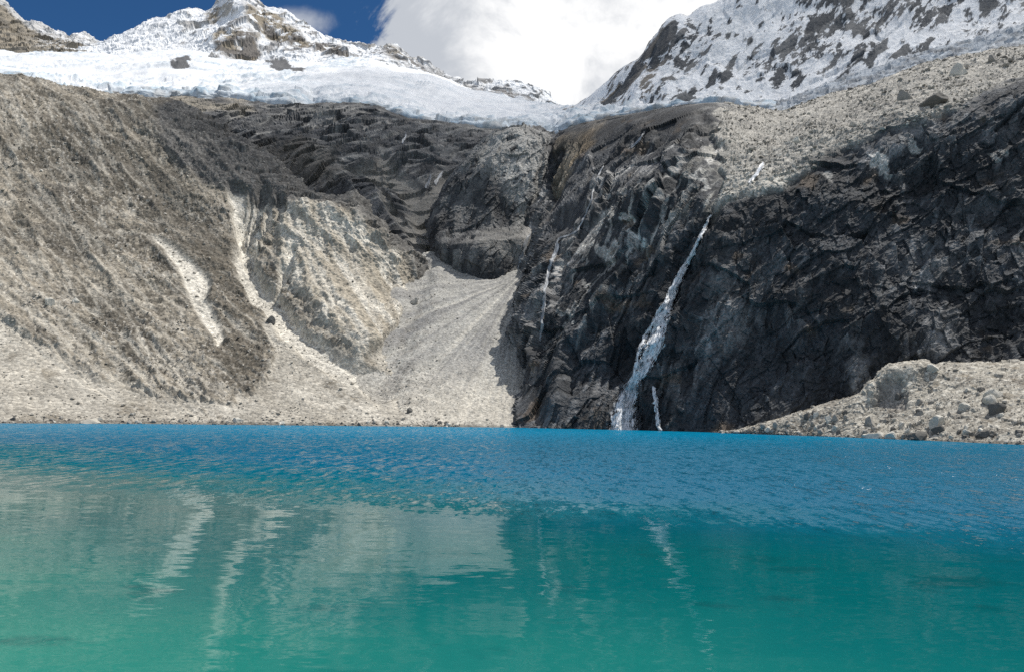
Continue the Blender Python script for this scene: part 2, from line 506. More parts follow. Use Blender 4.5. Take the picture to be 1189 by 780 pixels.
ax = np.array([0.35, 0.3, 0.9]); pa = stretch(p, ax, 2.2)
f1 = facets(pa, 20, seed=6); f2 = facets(pa, 8, seed=7); f3 = facets(p, 4, seed=8)
disp = ridged(pa, 40, 5, 0.5, seed=31) * 6 + f1 * 4 + f2 * 2.4 + f3 * 0.9
ledge = poly(UV, [(538, 282), (575, 270), (615, 266), (625, 280), (600, 300), (572, 290)], 8)
disp *= 1 - 0.6 * ledge
litside = poly(UV, [(560, 165), (600, 145), (640, 160), (642, 220), (625, 268), (600, 262), (585, 215), (560, 195), (540, 200)], 14)
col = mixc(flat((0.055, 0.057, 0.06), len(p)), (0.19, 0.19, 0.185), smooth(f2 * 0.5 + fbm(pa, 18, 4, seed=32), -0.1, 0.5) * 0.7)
col = mixc(col, (0.37, 0.365, 0.345), litside * smooth(fbm(pa, 14, 4, seed=33) + f3 * 0.3 + 0.35, 0.0, 0.35) * 0.9)  # sun on the upper right side painted as paler rock
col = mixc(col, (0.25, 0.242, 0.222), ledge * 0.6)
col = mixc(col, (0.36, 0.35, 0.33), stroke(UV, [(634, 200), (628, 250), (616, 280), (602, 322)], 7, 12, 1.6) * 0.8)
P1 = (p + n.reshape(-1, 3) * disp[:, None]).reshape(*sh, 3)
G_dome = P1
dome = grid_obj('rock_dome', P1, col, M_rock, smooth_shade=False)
tag(dome, 'rounded grey rock dome standing above the pale scree fan at the head of the lake', 'rock dome', kind='structure')

# ------------------------------------------------------------------ scree fan
us = [395, 450, 500, 550, 600, 660, 700]
tuck = lambda r: [(u, v, D + (26 if u < 400 else 0)) for u, v, D in r]
rows = [under(us), tuck(shore_row(us)),
        [(u, v, DS(u, v, m)) for u, v, m in ((395, 470, .44), (450, 468, .48), (500, 466, .52), (550, 464, .54), (600, 464, .56), (660, 464, .56), (700, 464, .56))],
        [(u, v, DS(u, v, m)) for u, v, m in ((395, 420, .52), (450, 412, .56), (500, 404, .58), (550, 394, .62), (600, 385, .65), (660, 390, .65), (700, 395, .65))],
        [(u, v, DS(u, v, m)) for u, v, m in ((395, 372, .55), (450, 352, .58), (500, 332, .61), (535, 342, .61), (570, 342, .63), (608, 322, .65), (660, 345, .63), (700, 360, .6))],
        [(u, v, DS(u, v, m)) for u, v, m in ((395, 350, .55), (450, 325, .58), (500, 292, .60), (530, 312, .60), (570, 325, .62), (608, 308, .64), (660, 335, .6), (700, 350, .58))]]
rows[0] = tuck(rows[0]); rows[2:] = [tuck(r) for r in rows[2:]]
P = loft(rows, 330, 240)
n = normals(P); sh = P.shape[:2]; p = P.reshape(-1, 3); UV0 = project(p)
jit = np.stack([fbm(p, 40, 4, seed=1), fbm(p, 40, 4, seed=2)], 1); UV = UV0 + jit * 10
apex = world(608, 314, 715.0)
an = np.arctan2(p[:, 0] - apex[0], apex[1] - p[:, 1])
rad = np.linalg.norm(p[:, :2] - apex[:2], axis=1)
fanp = np.stack([an * 260, rad / 9, np.zeros(len(p))], 1)
runs = fbm(fanp, 22, 5, 0.6, seed=41)
f3 = facets(p, 3.0, seed=9)
disp = runs * 3.2 * smooth(rad, 10, 120) + fbm(p, 7, 4, 0.6, seed=42) * 1.0 + f3 * 0.5
disp -= stroke(UV, [(492, 310), (478, 360), (455, 420), (440, 470)], 12, 22, 1.6) * 5
disp *= 0.2 + 0.8 * smooth(p[:, 2], -1, 10)
col = mixc(flat((0.365, 0.358, 0.33), len(p)), (0.235, 0.232, 0.224), smooth(runs, -0.1, 0.35))
col = mixc(col, CREAM, smooth(-runs, 0.12, 0.42) * 0.35)
col = mixc(col, (0.55, 0.51, 0.43), smooth(p[:, 2], 60, 5) * 0.6)
grit = (f3 > 0.48) | (fbm(p, 5, 3, seed=43) > 0.42)
col = mixc(col, (0.22, 0.21, 0.19), grit * 0.5)
rubz = np.maximum(stroke(UV, [(492, 345), (478, 400), (465, 450), (470, 485)], 16, 26, 1.8), smooth(UV0[:, 1], 484, 494))
col = mixc(col, (0.24, 0.225, 0.20), rubz * smooth(fbm(p, 12, 4, seed=44) + f3 * 0.4, 0.0, 0.3) * 0.7)
P1 = (p + n.reshape(-1, 3) * disp[:, None]).reshape(*sh, 3)
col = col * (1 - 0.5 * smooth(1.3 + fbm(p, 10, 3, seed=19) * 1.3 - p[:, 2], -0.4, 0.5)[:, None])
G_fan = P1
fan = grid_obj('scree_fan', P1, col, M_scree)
tag(fan, 'smooth pale grey fan of scree running from the dome down to the water', 'scree fan', kind='structure')

# ------------------------------------------------------------------ right cliff with the rubble bench on top
us = [590, 605, 650, 700, 780, 860, 950, 1050, 1189, 1330]
base = [(590, shore_at(590)[0], shore_at(590)[1] + 40), (605, *shore_at(605)), (650, *shore_at(650)), (700, *shore_at(700)), (780, *shore_at(780)), (860, shore_at(860)[0], shore_at(860)[1] + 12),
        (950, 478, 416), (1050, 438, 410), (1189, 420, 392), (1330, 410, 375)]


def GD(u, v, m):
    b = np.array(base); vb = np.interp(u, b[:, 0], b[:, 1]); Db = np.interp(u, b[:, 0], b[:, 2])
    r = ray(u, vb); zb = 10 + Db * r[2] / r[1]
    k = ray(u, v); k = k[2] / k[1]
    return (10 - zb + m * Db) / (m - k)


lowr = []
for u, v, D in base:
    D2 = D - 6
    r = ray(u, v); z = 10 + D * r[2] / r[1] - 14
    lowr.append((u, v + (r[2] / r[1] - (z - 10) / D2) * FPX, D2))
rim = [(590, 300, 800), (618, 292, 735), (632, 285, 665), (650, 275, 640), (700, 250, 610), (760, 235, GD(760, 235, 1.9)), (800, 240, GD(800, 240, 2.0)), (823, 243, GD(823, 243, 2.1)), (870, 230, GD(870, 230, 2.1)),
       (905, 216, GD(905, 216, 2.15)), (945, 187, GD(945, 187, 2.1)), (991, 166, GD(991, 166, 2.1)), (1041, 142, GD(1041, 142, 2.2)),
       (1125, 121, GD(1125, 121, 2.3)), (1189, 98, GD(1189, 98, 2.3)), (1330, 60, GD(1330, 60, 2.3))]
mid1 = [(u, vb + (np.interp(u, [r[0] for r in rim], [r[1] for r in rim]) - vb) * 0.33) for u, vb, _ in base]
mid2 = [(u, vb + (np.interp(u, [r[0] for r in rim], [r[1] for r in rim]) - vb) * 0.68) for u, vb, _ in base]
mm = {590: 1.0, 605: 1.05, 650: 1.3, 700: 1.6, 780: 2.0, 860: 2.2, 950: 2.3, 1050: 2.3, 1189: 2.4, 1330: 2.4}
led1 = [(590, 240, 860), (640, 222, 790), (700, 195, 700), (760, 180, 620), (800, 188, 560), (823, 205, 540), (870, 190, 545), (905, 178, 548), (945, 158, 552), (991, 142, 560), (1041, 122, 560), (1125, 100, 560), (1189, 82, 560), (1330, 45, 550)]
sky_ = [(590, 190, 900), (640, 160, 900), (665, 147, 880), (700, 138, 860), (740, 131, 800), (800, 122, 720), (830, 119, 700), (870, 125, 735), (905, 128, 760), (925, 124, 765), (960, 112, 765), (1010, 98, 750), (1040, 86, 735), (1080, 73, 710), (1120, 66, 695), (1160, 59, 680), (1189, 54, 670), (1330, 25, 650)]
def edge_back(row, a):
    return [(u, v, D + (a if u < 600 else a * 0.45 if u < 620 else 0)) for u, v, D in row]


rows = [lowr, base, edge_back([(u, v, GD(u, v, mm[u])) for u, v in mid1], 85), edge_back([(u, v, GD(u, v, mm[u])) for u, v in mid2], 130), rim, led1, sky_,
        [(u, v + 5, D + 50) for u, v, D in sky_], [(u, v + 30, D + 150) for u, v, D in sky_]]
P = loft(rows, 900, 640)
n = normals(P); sh = P.shape[:2]; p = P.reshape(-1, 3); UV0 = project(p)
rimv = np.interp(UV0[:, 0], [r[0] for r in rim], [r[1] for r in rim])
jit = np.stack([fbm(p, 30, 4, seed=1), fbm(p, 30, 4, seed=2)], 1); UV = UV0 + jit * 12 + np.stack([fbm(p, 70, 5, 0.6, seed=3) * 40, np.zeros(len(p))], 1) * (1 - smooth(UV0[:, 0], 850, 900))[:, None]
ledgem = poly(UV, [(838, 112), (828, 160), (842, 205), (822, 244), (908, 219), (920, 203), (943, 184), (991, 166), (1018, 152), (1041, 141), (1078, 136), (1125, 121), (1159, 104), (1189, 98), (1400, 40), (1400, 0), (1189, 30), (900, 110)], 4)
dip = np.array([0.42, 0.30, 0.86])                        # left: steep ribs leaning right
dip2 = np.array([0.85, 0.2, 0.48])                        # right: flatter bedding
wl = smooth(UV0[:, 0], 760, 950)
pa = stretch(p, dip, 6.0); pb = stretch(p, dip2, 4.5)
warp = np.stack([fbm(p, 45, 3, seed=s) for s in (51, 52, 53)], 1) * 9
A = ridged(pa + warp * 0.6, 20, 6, 0.6, seed=54); B = ridged(pb + warp * 0.6, 18, 6, 0.6, seed=55)
rg = A * (1 - wl) + B * wl
f1 = facets(pa + warp * 0.6, 11, seed=10) * (1 - wl) + facets(pb + warp * 0.6, 12, seed=10) * wl
f2 = facets(stretch(p, dip, 3) + warp * 0.3, 5.5, seed=11) * (1 - wl) + facets(stretch(p, (0.1, 0.1, 1), 2.2) + warp * 0.3, 6.5, seed=11) * wl
f3 = facets(p, 3.4, seed=12, step=0.9)
flute = ridged(stretch(p, (0.1, 0.1, 1.0), 5), 14, 3, seed=56)
disp_c = (rg * 5 + f1 * 3.2 + f2 * 1.9 + f3 * 0.8) * (1 - 0.85 * smooth(n.reshape(-1, 3)[:, 2], 0.42, 0.75)) + fbm(p, 90, 3, seed=57) * 12 + facets(p, 48, seed=33) * 6 + flute * 2 * wl
# ribs and clefts traced on the left half
for s, w, a in (([(640, 470), (690, 380), (735, 290), (800, 160)], 16, 8), ([(625, 420), (632, 340), (660, 290), (705, 215), (745, 150)], 12, 7),
                ([(745, 470), (775, 400), (812, 330), (850, 250)], 18, 7), ([(705, 430), (745, 350), (790, 270)], 12, 5)):
    disp_c += stroke(UV, s, w, w * 0.8, 2.0) * a
for s, w, a in (([(640, 400), (655, 310), (700, 235), (735, 170)], 8, 7), ([(665, 450), (715, 350), (765, 250), (815, 140)], 9, 7),
                ([(722, 495), (735, 440), (765, 370), (800, 305), (826, 250), (872, 212)], 9, 7), ([(640, 150), (639, 215), (625, 262)], 6, 16)):
    disp_c -= stroke(UV, s, w, w * 0.8, 1.8) * a
# bench above: loose rubble
r3 = facets(p, 6.5, seed=13, step=1.0); r4 = facets(p, 3.2, seed=14, step=1.0)
disp_l = fbm(p, 60, 5, seed=58) * 9 + r3 * 1.7 + r4 * 0.8 + rg * 2.0
rimlip = np.exp(-((UV0[:, 1] - rimv) / 14) ** 2)
disp = disp_c * (1 - ledgem) + disp_l * ledgem
skyv = np.interp(UV0[:, 0], [r[0] for r in sky_], [r[1] for r in sky_])
disp *= 0.2 + 0.8 * np.maximum(smooth(UV0[:, 1] - skyv, 0, 55), ledgem * 0.6)
col = mixc(flat((0.046, 0.050, 0.055), len(p)), (0.15, 0.153, 0.156), smooth(fbm(pb, 40, 5, 0.6, seed=59) + f2 * 0.45, -0.1, 0.55))
litslabz = poly(UV, [(645, 300), (690, 220), (740, 175), (800, 150), (850, 125), (850, 235), (800, 250), (740, 310), (680, 390), (640, 400)], 25)
palef = smooth(fbm(stretch(p, (0.1, 0.1, 1), 2.6), 40, 6, 0.6, seed=60) + f1 * 0.25 + f2 * 0.15 - 0.02 , 0.08, 0.28)
col = mixc(col, (0.205, 0.205, 0.203), palef * 0.75)
col = mixc(col, (0.40, 0.39, 0.365), litslabz * smooth(ridged(pa + warp * 0.5, 15, 5, 0.6, seed=67) + f2 * 0.4, 0.42, 0.62) * 0.9)  # grazing-sun highlights on upward facets painted into the albedo
stain = smooth(ridged(stretch(p, (0, 0, 1), 8), 9, 3, seed=61), 0.4, 0.7) * smooth(fbm(p, 60, 3, seed=62), 0.0, 0.3)
col = mixc(col, (0.045, 0.046, 0.048), stain * 0.6)
rust = smooth(fbm(p, 28, 4, seed=63), 0.26, 0.42)
col = mixc(col, (0.17, 0.12, 0.075), rust * 0.45)
for pt in ([(648, 165), (700, 136), (690, 165), (655, 215), (640, 240)],):
    col = mixc(col, (0.33, 0.27, 0.19), poly(UV, pt, 8) * (0.6 + 0.4 * f2) )
    col = mixc(col, OCHRE, poly(UV, [(672, 160), (688, 150), (692, 172), (660, 195)], 6) * 0.6)
# sunlit facets painted as pale patches in the rock colour
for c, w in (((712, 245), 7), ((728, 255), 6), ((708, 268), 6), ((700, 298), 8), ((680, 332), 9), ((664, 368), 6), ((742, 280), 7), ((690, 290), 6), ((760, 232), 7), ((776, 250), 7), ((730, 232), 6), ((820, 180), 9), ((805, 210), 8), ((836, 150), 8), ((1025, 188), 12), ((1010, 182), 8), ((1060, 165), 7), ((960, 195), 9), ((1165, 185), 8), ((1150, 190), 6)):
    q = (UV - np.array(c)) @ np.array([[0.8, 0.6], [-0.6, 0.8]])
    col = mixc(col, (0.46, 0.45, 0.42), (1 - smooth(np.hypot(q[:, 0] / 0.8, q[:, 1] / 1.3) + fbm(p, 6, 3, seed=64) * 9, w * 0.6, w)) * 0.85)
wetf = np.maximum(stroke(UV, [(826, 250), (800, 299), (773, 351), (746, 401), (733, 446), (722, 500)], 9, 22, 1.6), stroke(UV, [(790, 340), (768, 400), (760, 500)], 9, 9, 1.6))
col = mixc(col, (0.03, 0.033, 0.038), wetf * 0.6)
crest = poly(UV, [(826, 116), (850, 122), (850, 250), (780, 262), (800, 200)], 12)
col = mixc(col, (0.34, 0.325, 0.285), crest * smooth(f2 * 0.6 + fbm(pa, 20, 4, seed=66) + 0.05, -0.05, 0.3) * 0.75)  # sunlit look of the crest spur painted into its colour
wet = np.maximum(stroke(UV, [(632, 230), (622, 262), (612, 300)], 7, 5), 0)
col = mixc(col, (0.33, 0.33, 0.32), wet * 0.6)
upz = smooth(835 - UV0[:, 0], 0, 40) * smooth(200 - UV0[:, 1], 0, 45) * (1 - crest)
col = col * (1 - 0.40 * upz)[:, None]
crk = smooth(ridged(stretch(p, (0.55, 0.3, 0.7), 5) + warp * 0.4, 7.5, 4, 0.6, seed=68), 0.42, 0.7); crv = smooth(fbm(stretch(p, (0.05, 0.05, 1), 5), 8, 4, 0.6, seed=69), 0.05, 0.3)
col = col * (1 + 0.55 * crk - 0.35 * crv)[:, None]
bm_ = smooth(fbm(p, 55, 4, 0.55, seed=70), -0.2, 0.25)
col = col * (0.72 + 0.5 * bm_)[:, None]
lc = mixc(flat((0.37, 0.355, 0.32), len(p)), (0.21, 0.203, 0.188), smooth(fbm(p, 45, 5, 0.6, seed=65) + r3 * 0.3, -0.1, 0.4))
lc = mixc(lc, (0.50, 0.475, 0.42), ((r4 > 0.45) | (r3 > 0.5)) * 0.7)
lc = mixc(lc, (0.12, 0.115, 0.10), (r4 < -0.5) * 0.5)
lc = mixc(lc, CREAM, poly(UV, [(850, 215), (890, 195), (915, 205), (910, 220), (845, 238)], 8) * 0.5)
col = col * (1 - ledgem[:, None]) + lc * ledgem[:, None]
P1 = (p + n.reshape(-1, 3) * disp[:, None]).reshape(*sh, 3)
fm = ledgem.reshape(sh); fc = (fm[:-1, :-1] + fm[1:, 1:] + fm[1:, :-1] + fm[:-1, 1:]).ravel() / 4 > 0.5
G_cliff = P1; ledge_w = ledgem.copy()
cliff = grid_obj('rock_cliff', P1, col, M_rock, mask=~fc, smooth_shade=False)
tag(cliff, 'tall dark slate rock cliff rising straight out of the lake on the right', 'cliff', kind='structure')
bench_o = grid_obj('rubble_bench', P1, col, M_scree, mask=fc, smooth_shade=False)
tag(bench_o, 'sunlit pale bench of rubble along the top of the dark right cliff', 'scree slope', kind='structure')

# ------------------------------------------------------------------ right shore moraine
us = [835, 900, 950, 1000, 1050, 1100, 1189, 1330]
topm = [(835, 501.5, 430), (870, 496, 421), (900, 488, 413), (950, 470, 408), (990, 458, 403), (1015, 446, 399), (1040, 428, 397), (1090, 422, 400), (1189, 414, 402), (1330, 400, 395)]
midm = [(835, 502, 425), (870, 500, 413), (900, 497, 403), (950, 490, 393), (1000, 482, 380), (1025, 470, 381), (1060, 455, 378), (1100, 455, 367), (1189, 455, 342), (1330, 455, 318)]
rows = [under(us, 4, 9), shore_row(us), midm, topm, [(u, v + 2, D + 16) for u, v, D in topm], [(u, v + 16, D + 30) for u, v, D in topm]]
P = loft(rows, 560, 170)
n = normals(P); sh = P.shape[:2]; p = P.reshape(-1, 3); UV0 = project(p)
jit = np.stack([fbm(p, 15, 4, seed=1), fbm(p, 15, 4, seed=2)], 1); UV = UV0 + jit * 7
r2 = facets(p, 7, seed=15, step=1.0); r3 = facets(p, 3.4, seed=16, step=1.0); r4 = facets(p, 1.7, seed=17, step=1.0)
scarp = poly(UV, [(1012, 470), (1020, 448), (1040, 438), (1052, 446), (1048, 470)], 4)
disp = fbm(p, 30, 4, seed=71) * 3.0 + r2 * 0.8 + r3 * 0.4 + r4 * 0.2
disp -= scarp * 3
disp += stroke(UV, [(1010, 452), (1040, 432), (1075, 428)], 8, 8, 2) * 3
disp *= 0.2 + 0.8 * smooth(p[:, 2], -0.5, 3)
col = mixc(flat((0.40, 0.375, 0.32), len(p)), (0.25, 0.23, 0.195), smooth(fbm(p, 18, 5, 0.6, seed=72), -0.1, 0.35))
col = mixc(col, (0.56, 0.535, 0.47), ((r4 > 0.35) | (r3 > 0.5)) * 0.6)
col = mixc(col, (0.13, 0.12, 0.105), ((r4 < -0.45) | (r3 < -0.55)) * 0.5)
col = mixc(col, (0.16, 0.125, 0.08), smooth(fbm(p, 9, 4, seed=73), 0.25, 0.4) * 0.5)
col = mixc(col, (0.27, 0.255, 0.235), scarp * 0.8)
P1 = (p + n.reshape(-1, 3) * disp[:, None]).reshape(*sh, 3)
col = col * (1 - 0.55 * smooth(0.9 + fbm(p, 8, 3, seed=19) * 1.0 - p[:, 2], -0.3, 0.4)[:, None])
G_shore = P1
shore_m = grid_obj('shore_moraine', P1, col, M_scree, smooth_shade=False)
tag(shore_m, 'low pale bank of broken rock between the right cliff and the water', 'shore bank', kind='structure')

# ------------------------------------------------------------------ glacier
rows = [[(-120, 110, 1150), (0, 112, 1150), (120, 130, 1180), (300, 140, 1230), (450, 155, 1225), (560, 172, 1215), (640, 176, 1200), (720, 158, 1180), (830, 135, 1150), (900, 135, 1100)],
        [(-120, 88, 1170), (0, 90, 1170), (60, 101, 1180), (120, 112, 1190), (165, 106, 1200), (190, 113, 1210), (260, 112, 1225), (305, 119, 1225), (345, 121, 1220), (363, 128, 1215), (380, 119, 1215), (430, 123, 1212), (455, 133, 1210), (500, 142, 1205), (545, 145, 1200), (585, 152, 1200), (610, 149, 1195), (645, 156, 1190), (665, 146, 1185), (700, 138, 1180), (740, 130, 1165), (830, 119, 1120), (900, 127, 1080)],
        [(-120, 76, 1500), (0, 78, 1500), (120, 90, 1500), (200, 88, 1500), (300, 100, 1480), (420, 103, 1480), (500, 122, 1460), (560, 132, 1440), (640, 142, 1420), (700, 130, 1400), (760, 122, 1380), (900, 122, 1350)],
        [(-120, 68, 2000), (0, 69, 2000), (120, 70, 2000), (220, 72, 1950), (300, 85, 1900), (420, 82, 1950), (470, 92, 1900), (560, 118, 1800), (640, 132, 1750), (700, 125, 1700), (900, 118, 1600)],
        [(-120, 62, 2400), (0, 62, 2400), (120, 61, 2400), (220, 62, 2400), (300, 70, 2350), (420, 70, 2350), (470, 80, 2300), (560, 108, 2200), (640, 125, 2150), (660, 127, 2150), (700, 122, 2100), (900, 116, 2000)],
        [(-120, 66, 2600), (300, 74, 2600), (560, 112, 2500), (660, 129, 2400), (900, 122, 2300)]]
P = loft(rows, 800, 300)
n = normals(P); sh = P.shape[:2]; p = P.reshape(-1, 3); UV0 = project(p)
jit = np.stack([fbm(p, 120, 4, seed=1), fbm(p, 120, 4, seed=2)], 1); UV = UV0 + jit * 8
pg = stretch(p, (0.9, 0.4, 0.1), 2.5)
crev = ridged(pg, 42, 5, 0.6, seed=81)
ser = facets(p, 22, seed=18, step=1.4)
rough_ = np.clip(smooth(fbm(p, 300, 3, seed=82), -0.1, 0.35) + (UV0[:, 1] > 100) * smooth(p[:, 1], 1450, 1200) * 0.9, 0, 1)
disp = fbm(p, 220, 4, seed=83) * 26 + crev * 11 * (0.35 + 0.65 * rough_) + ser * 9 * rough_ * smooth(p[:, 1], 1700, 1300) + fbm(p, 25, 5, 0.6, seed=84) * 2.5 + facets(p, 9, seed=34, step=1.2) * 1.6 * rough_
edge = smooth(p[:, 1], 1180, 1320)
disp *= 0.6 + 0.4 * edge
col = flat(SNOW, len(p))
ice = smooth(crev, 0.30, 0.7) * (0.25 + 0.75 * rough_) * 0.75 + smooth(p[:, 1], 1300, 1210) * 0.55
col = mixc(col, (0.33, 0.43, 0.51), ice)
dirt = smooth(p[:, 1], 1280, 1195) * smooth(fbm(p, 26, 5, 0.6, seed=85), -0.08, 0.16)
col = mixc(col, (0.36, 0.36, 0.35), dirt * 0.7)
rk = np.maximum.reduce([poly(UV, [(198, 70), (215, 67), (228, 74), (215, 80), (202, 80)], 3), poly(UV, [(304, 72), (312, 68), (335, 76), (352, 84), (345, 90), (322, 86)], 2.5)])
rk = smooth(rk + fbm(p, 22, 5, 0.65, seed=86) * 0.9, 0.42, 0.58)
col = mixc(col, (0.12, 0.122, 0.125), rk)
P1 = (p + n.reshape(-1, 3) * disp[:, None]).reshape(*sh, 3)
glacier = grid_obj('glacier', P1, col, M_snow)
tag(glacier, 'broad white glacier lying between the dark bedrock and the snowy peaks', 'glacier', kind='structure')


# ------------------------------------------------------------------ far peaks
def peak(name, rows, nu, nt, snowf, rockc, dispf, label, cat, mat=M_far, flatshade=True):
    P = loft(rows, nu, nt)
    n = normals(P); sh = P.shape[:2]; p = P.reshape(-1, 3); UV0 = project(p)
    disp, aux = dispf(p, UV0)
    P1 = (p + n.reshape(-1, 3) * disp[:, None]).reshape(*sh, 3)
    n1 = normals(P1).reshape(-1, 3)
    snow = np.clip(snowf(p, UV0, n1, aux), 0, 1)
    rock = rockc(p, UV0, aux)
    col = mixc(rock, SNOW, snow)
    o = grid_obj(name, P1, col, mat, smooth_shade=not flatshade)
    return tag(o, label, cat, kind='structure')


# left bare rock peak
sk = [(-140, -60, 3000), (-60, -45, 3000), (-20, -20, 2980), (0, 0, 2960), (8, 11, 2950), (20, 21, 2940), (33, 30, 2940), (42, 29, 2950), (52, 34, 2940), (70, 42, 2930), (78, 47, 2930), (98, 41, 2940), (106, 48, 2940), (116, 54, 2940), (140, 64, 2960)]
rows = [[(-140, 90, 2400), (0, 80, 2400), (60, 80, 2400), (140, 80, 2400)],
        [(-140, 62, 2450), (0, 60, 2450), (60, 63, 2460), (140, 70, 2500)],
        [(-140, 0, 2750), (-60, 5, 2760), (0, 30, 2780), (33, 45, 2760), (70, 54, 2720), (98, 54, 2720), (140, 67, 2750)],
        sk, [(u, v + 5, D + 80) for u, v, D in sk], [(u, v + 40, D + 300) for u, v, D in sk]]


def d_(p, UV):
    pa = stretch(p, (0.2, 0.2, 1), 2.0)
    a = ridged(pa, 110, 5, 0.6, seed=91); f = facets(pa, 50, seed=20); g = facets(pa, 22, seed=21)
    return a * 22 + f * 14 + g * 8, (a, f, g)


peak('rock_peak', rows, 260, 200,
     lambda p, UV, n, x: smooth(n[:, 2] + fbm(p, 60, 4, seed=92) * 0.5, 0.62, 0.85) * smooth(UV[:, 0], 20, 80) * 0.9 + smooth(np.interp(UV[:, 0], [-140, 0, 33, 140], [-50, 2, 31, 66]) + 5 - UV[:, 1], -3, 2) * 0.5,
     lambda p, UV, x: mixc(flat((0.30, 0.265, 0.21), len(p)), (0.17, 0.155, 0.13), smooth(x[1] + fbm(p, 80, 4, seed=93), -0.1, 0.5)),
     d_, 'bare tan rock peak with a jagged top at the upper left corner', 'peak')

# central snow peak and its ridge
sk = [(80, 64, 2750), (115, 55, 2750), (125, 50, 2750), (150, 39, 2760), (165, 32, 2770), (180, 27, 2780), (200, 22, 2800), (215, 14, 2820), (238, 12, 2840), (250, 3, 2850), (262, -7, 2860), (275, -10, 2860), (287, -3, 2860), (297, 8, 2850), (308, 15, 2840), (318, 13, 2830), (328, 11, 2830), (336, 16, 2820), (345, 27, 2800), (365, 38, 2780), (380, 46, 2770), (400, 53, 2750), (420, 57, 2740), (440, 59, 2740), (455, 56, 2740), (465, 63, 2730), (480, 73, 2700), (492, 77, 2690), (505, 85, 2670), (520, 91, 2650), (540, 98, 2620), (560, 99, 2600), (580, 100, 2580), (597, 97, 2570), (615, 102, 2550), (630, 111, 2530), (645, 122, 2500), (656, 128, 2480), (700, 140, 2450)]
midv = [(80, 68, 2500), (150, 58, 2520), (200, 52, 2540), (250, 40, 2560), (280, 30, 2580), (310, 45, 2560), (345, 55, 2540), (400, 66, 2520), (450, 66, 2520), (480, 84, 2500), (540, 106, 2440), (597, 110, 2400), (640, 126, 2380), (700, 146, 2350)]
bot = [(80, 76, 2300), (150, 70, 2300), (220, 72, 2300), (250, 84, 2250), (290, 88, 2220), (330, 82, 2250), (400, 78, 2280), (450, 80, 2280), (500, 102, 2250), (560, 120, 2200), (640, 132, 2150), (700, 150, 2100)]
rows = [[(u, v + 18, D - 60) for u, v, D in bot], bot, midv, sk, [(u, v + 4, D + 70) for u, v, D in sk], [(u, v + 40, D + 300) for u, v, D in sk]]


def d_(p, UV):
    pa = stretch(p, (0.25, 0.3, 1), 2.2)
    a = ridged(pa, 150, 6, 0.6, seed=94); f = facets(pa, 60, seed=22); g = facets(p, 26, seed=23)
    jit = np.stack([fbm(p, 130, 4, seed=1), fbm(p, 130, 4, seed=2)], 1) * 9
    V = UV + jit
    sp = stroke(V, [(275, 0), (288, 30), (262, 60), (258, 76)], 12, 20, 2) * 26
    sp = sp + stroke(V, [(275, 0), (300, 25), (345, 48), (400, 68)], 10, 10, 2) * 18 - stroke(V, [(250, 5), (225, 40), (200, 60)], 14, 18, 2) * 14
    return a * 26 + f * 13 + g * 5 + sp, (a, f, g, V)


def snow_(p, UV, n, x):
    V = x[3]
    rock = np.maximum.reduce([poly(V, [(284, 14), (305, 20), (322, 22), (345, 40), (358, 55), (352, 66), (322, 55), (300, 48), (286, 32)], 4),
                              poly(V, [(256, 50), (280, 42), (300, 50), (304, 75), (285, 83), (262, 76), (250, 68)], 4),
                              poly(V, [(236, 18), (250, 6), (258, 10), (252, 24), (240, 27)], 3),
                              stroke(V, [(448, 60), (470, 72), (492, 84), (530, 105), (560, 110), (600, 116), (648, 128)], 7, 4, 1.5) * 0.9,
                              stroke(V, [(350, 58), (380, 66), (400, 73)], 6, 5)])
    scatter = smooth(fbm(p, 70, 5, 0.6, seed=95) + x[1] * 0.4 - n[:, 2] * 0.55 + 0.28, 0.12, 0.32)
    rock = np.maximum(rock * smooth(fbm(p, 40, 4, seed=96) + 0.35 - x[2] * 0.3, 0.02, 0.25), scatter * 0.75 * smooth(UV[:, 0], 160, 240))
    return 1 - rock


peak('snow_peak', rows, 640, 260, snow_,
     lambda p, UV, x: mixc(flat((0.27, 0.235, 0.18), len(p)), (0.13, 0.12, 0.11), smooth(x[1] + fbm(p, 70, 4, seed=97) + (UV[:, 1] - 45) / 60, -0.2, 0.5)),
     d_, 'pointed snowy peak with bare rock ribs and a long ridge falling to the right', 'peak')

# right snow mountain
sk = [(640, 140, 1800), (656, 129, 1750), (672, 122, 1700), (690, 110, 1660), (703, 98, 1620), (715, 86, 1590), (728, 76, 1570), (742, 70, 1560), (757, 50, 1540), (765, 38, 1530), (770, 30, 1530), (778, 22, 1530), (790, 18, 1540), (797, 20, 1545), (815, 8, 1560), (830, 4, 1560), (846, -2, 1570), (880, -25, 1590), (940, -60, 1620), (1020, -110, 1640), (1120, -150, 1640), (1220, -190, 1640), (1330, -190, 1640)]
bot = [(640, 150, 1420), (700, 136, 1350), (760, 128, 1300), (830, 122, 1240), (900, 130, 1200), (960, 115, 1170), (1040, 92, 1140), (1120, 74, 1100), (1189, 62, 1060), (1330, 40, 1000)]
mid = [(640, 145, 1600), (690, 126, 1520), (728, 105, 1430), (770, 82, 1390), (830, 75, 1370), (900, 70, 1360), (960, 55, 1340), (1040, 25, 1320), (1120, -5, 1300), (1189, -25, 1280), (1330, -55, 1250)]
rows = [[(u, v + 20, D - 40) for u, v, D in bot], bot, mid, sk, [(u, v + 5, D + 50) for u, v, D in sk], [(u, v + 60, D + 250) for u, v, D in sk]]


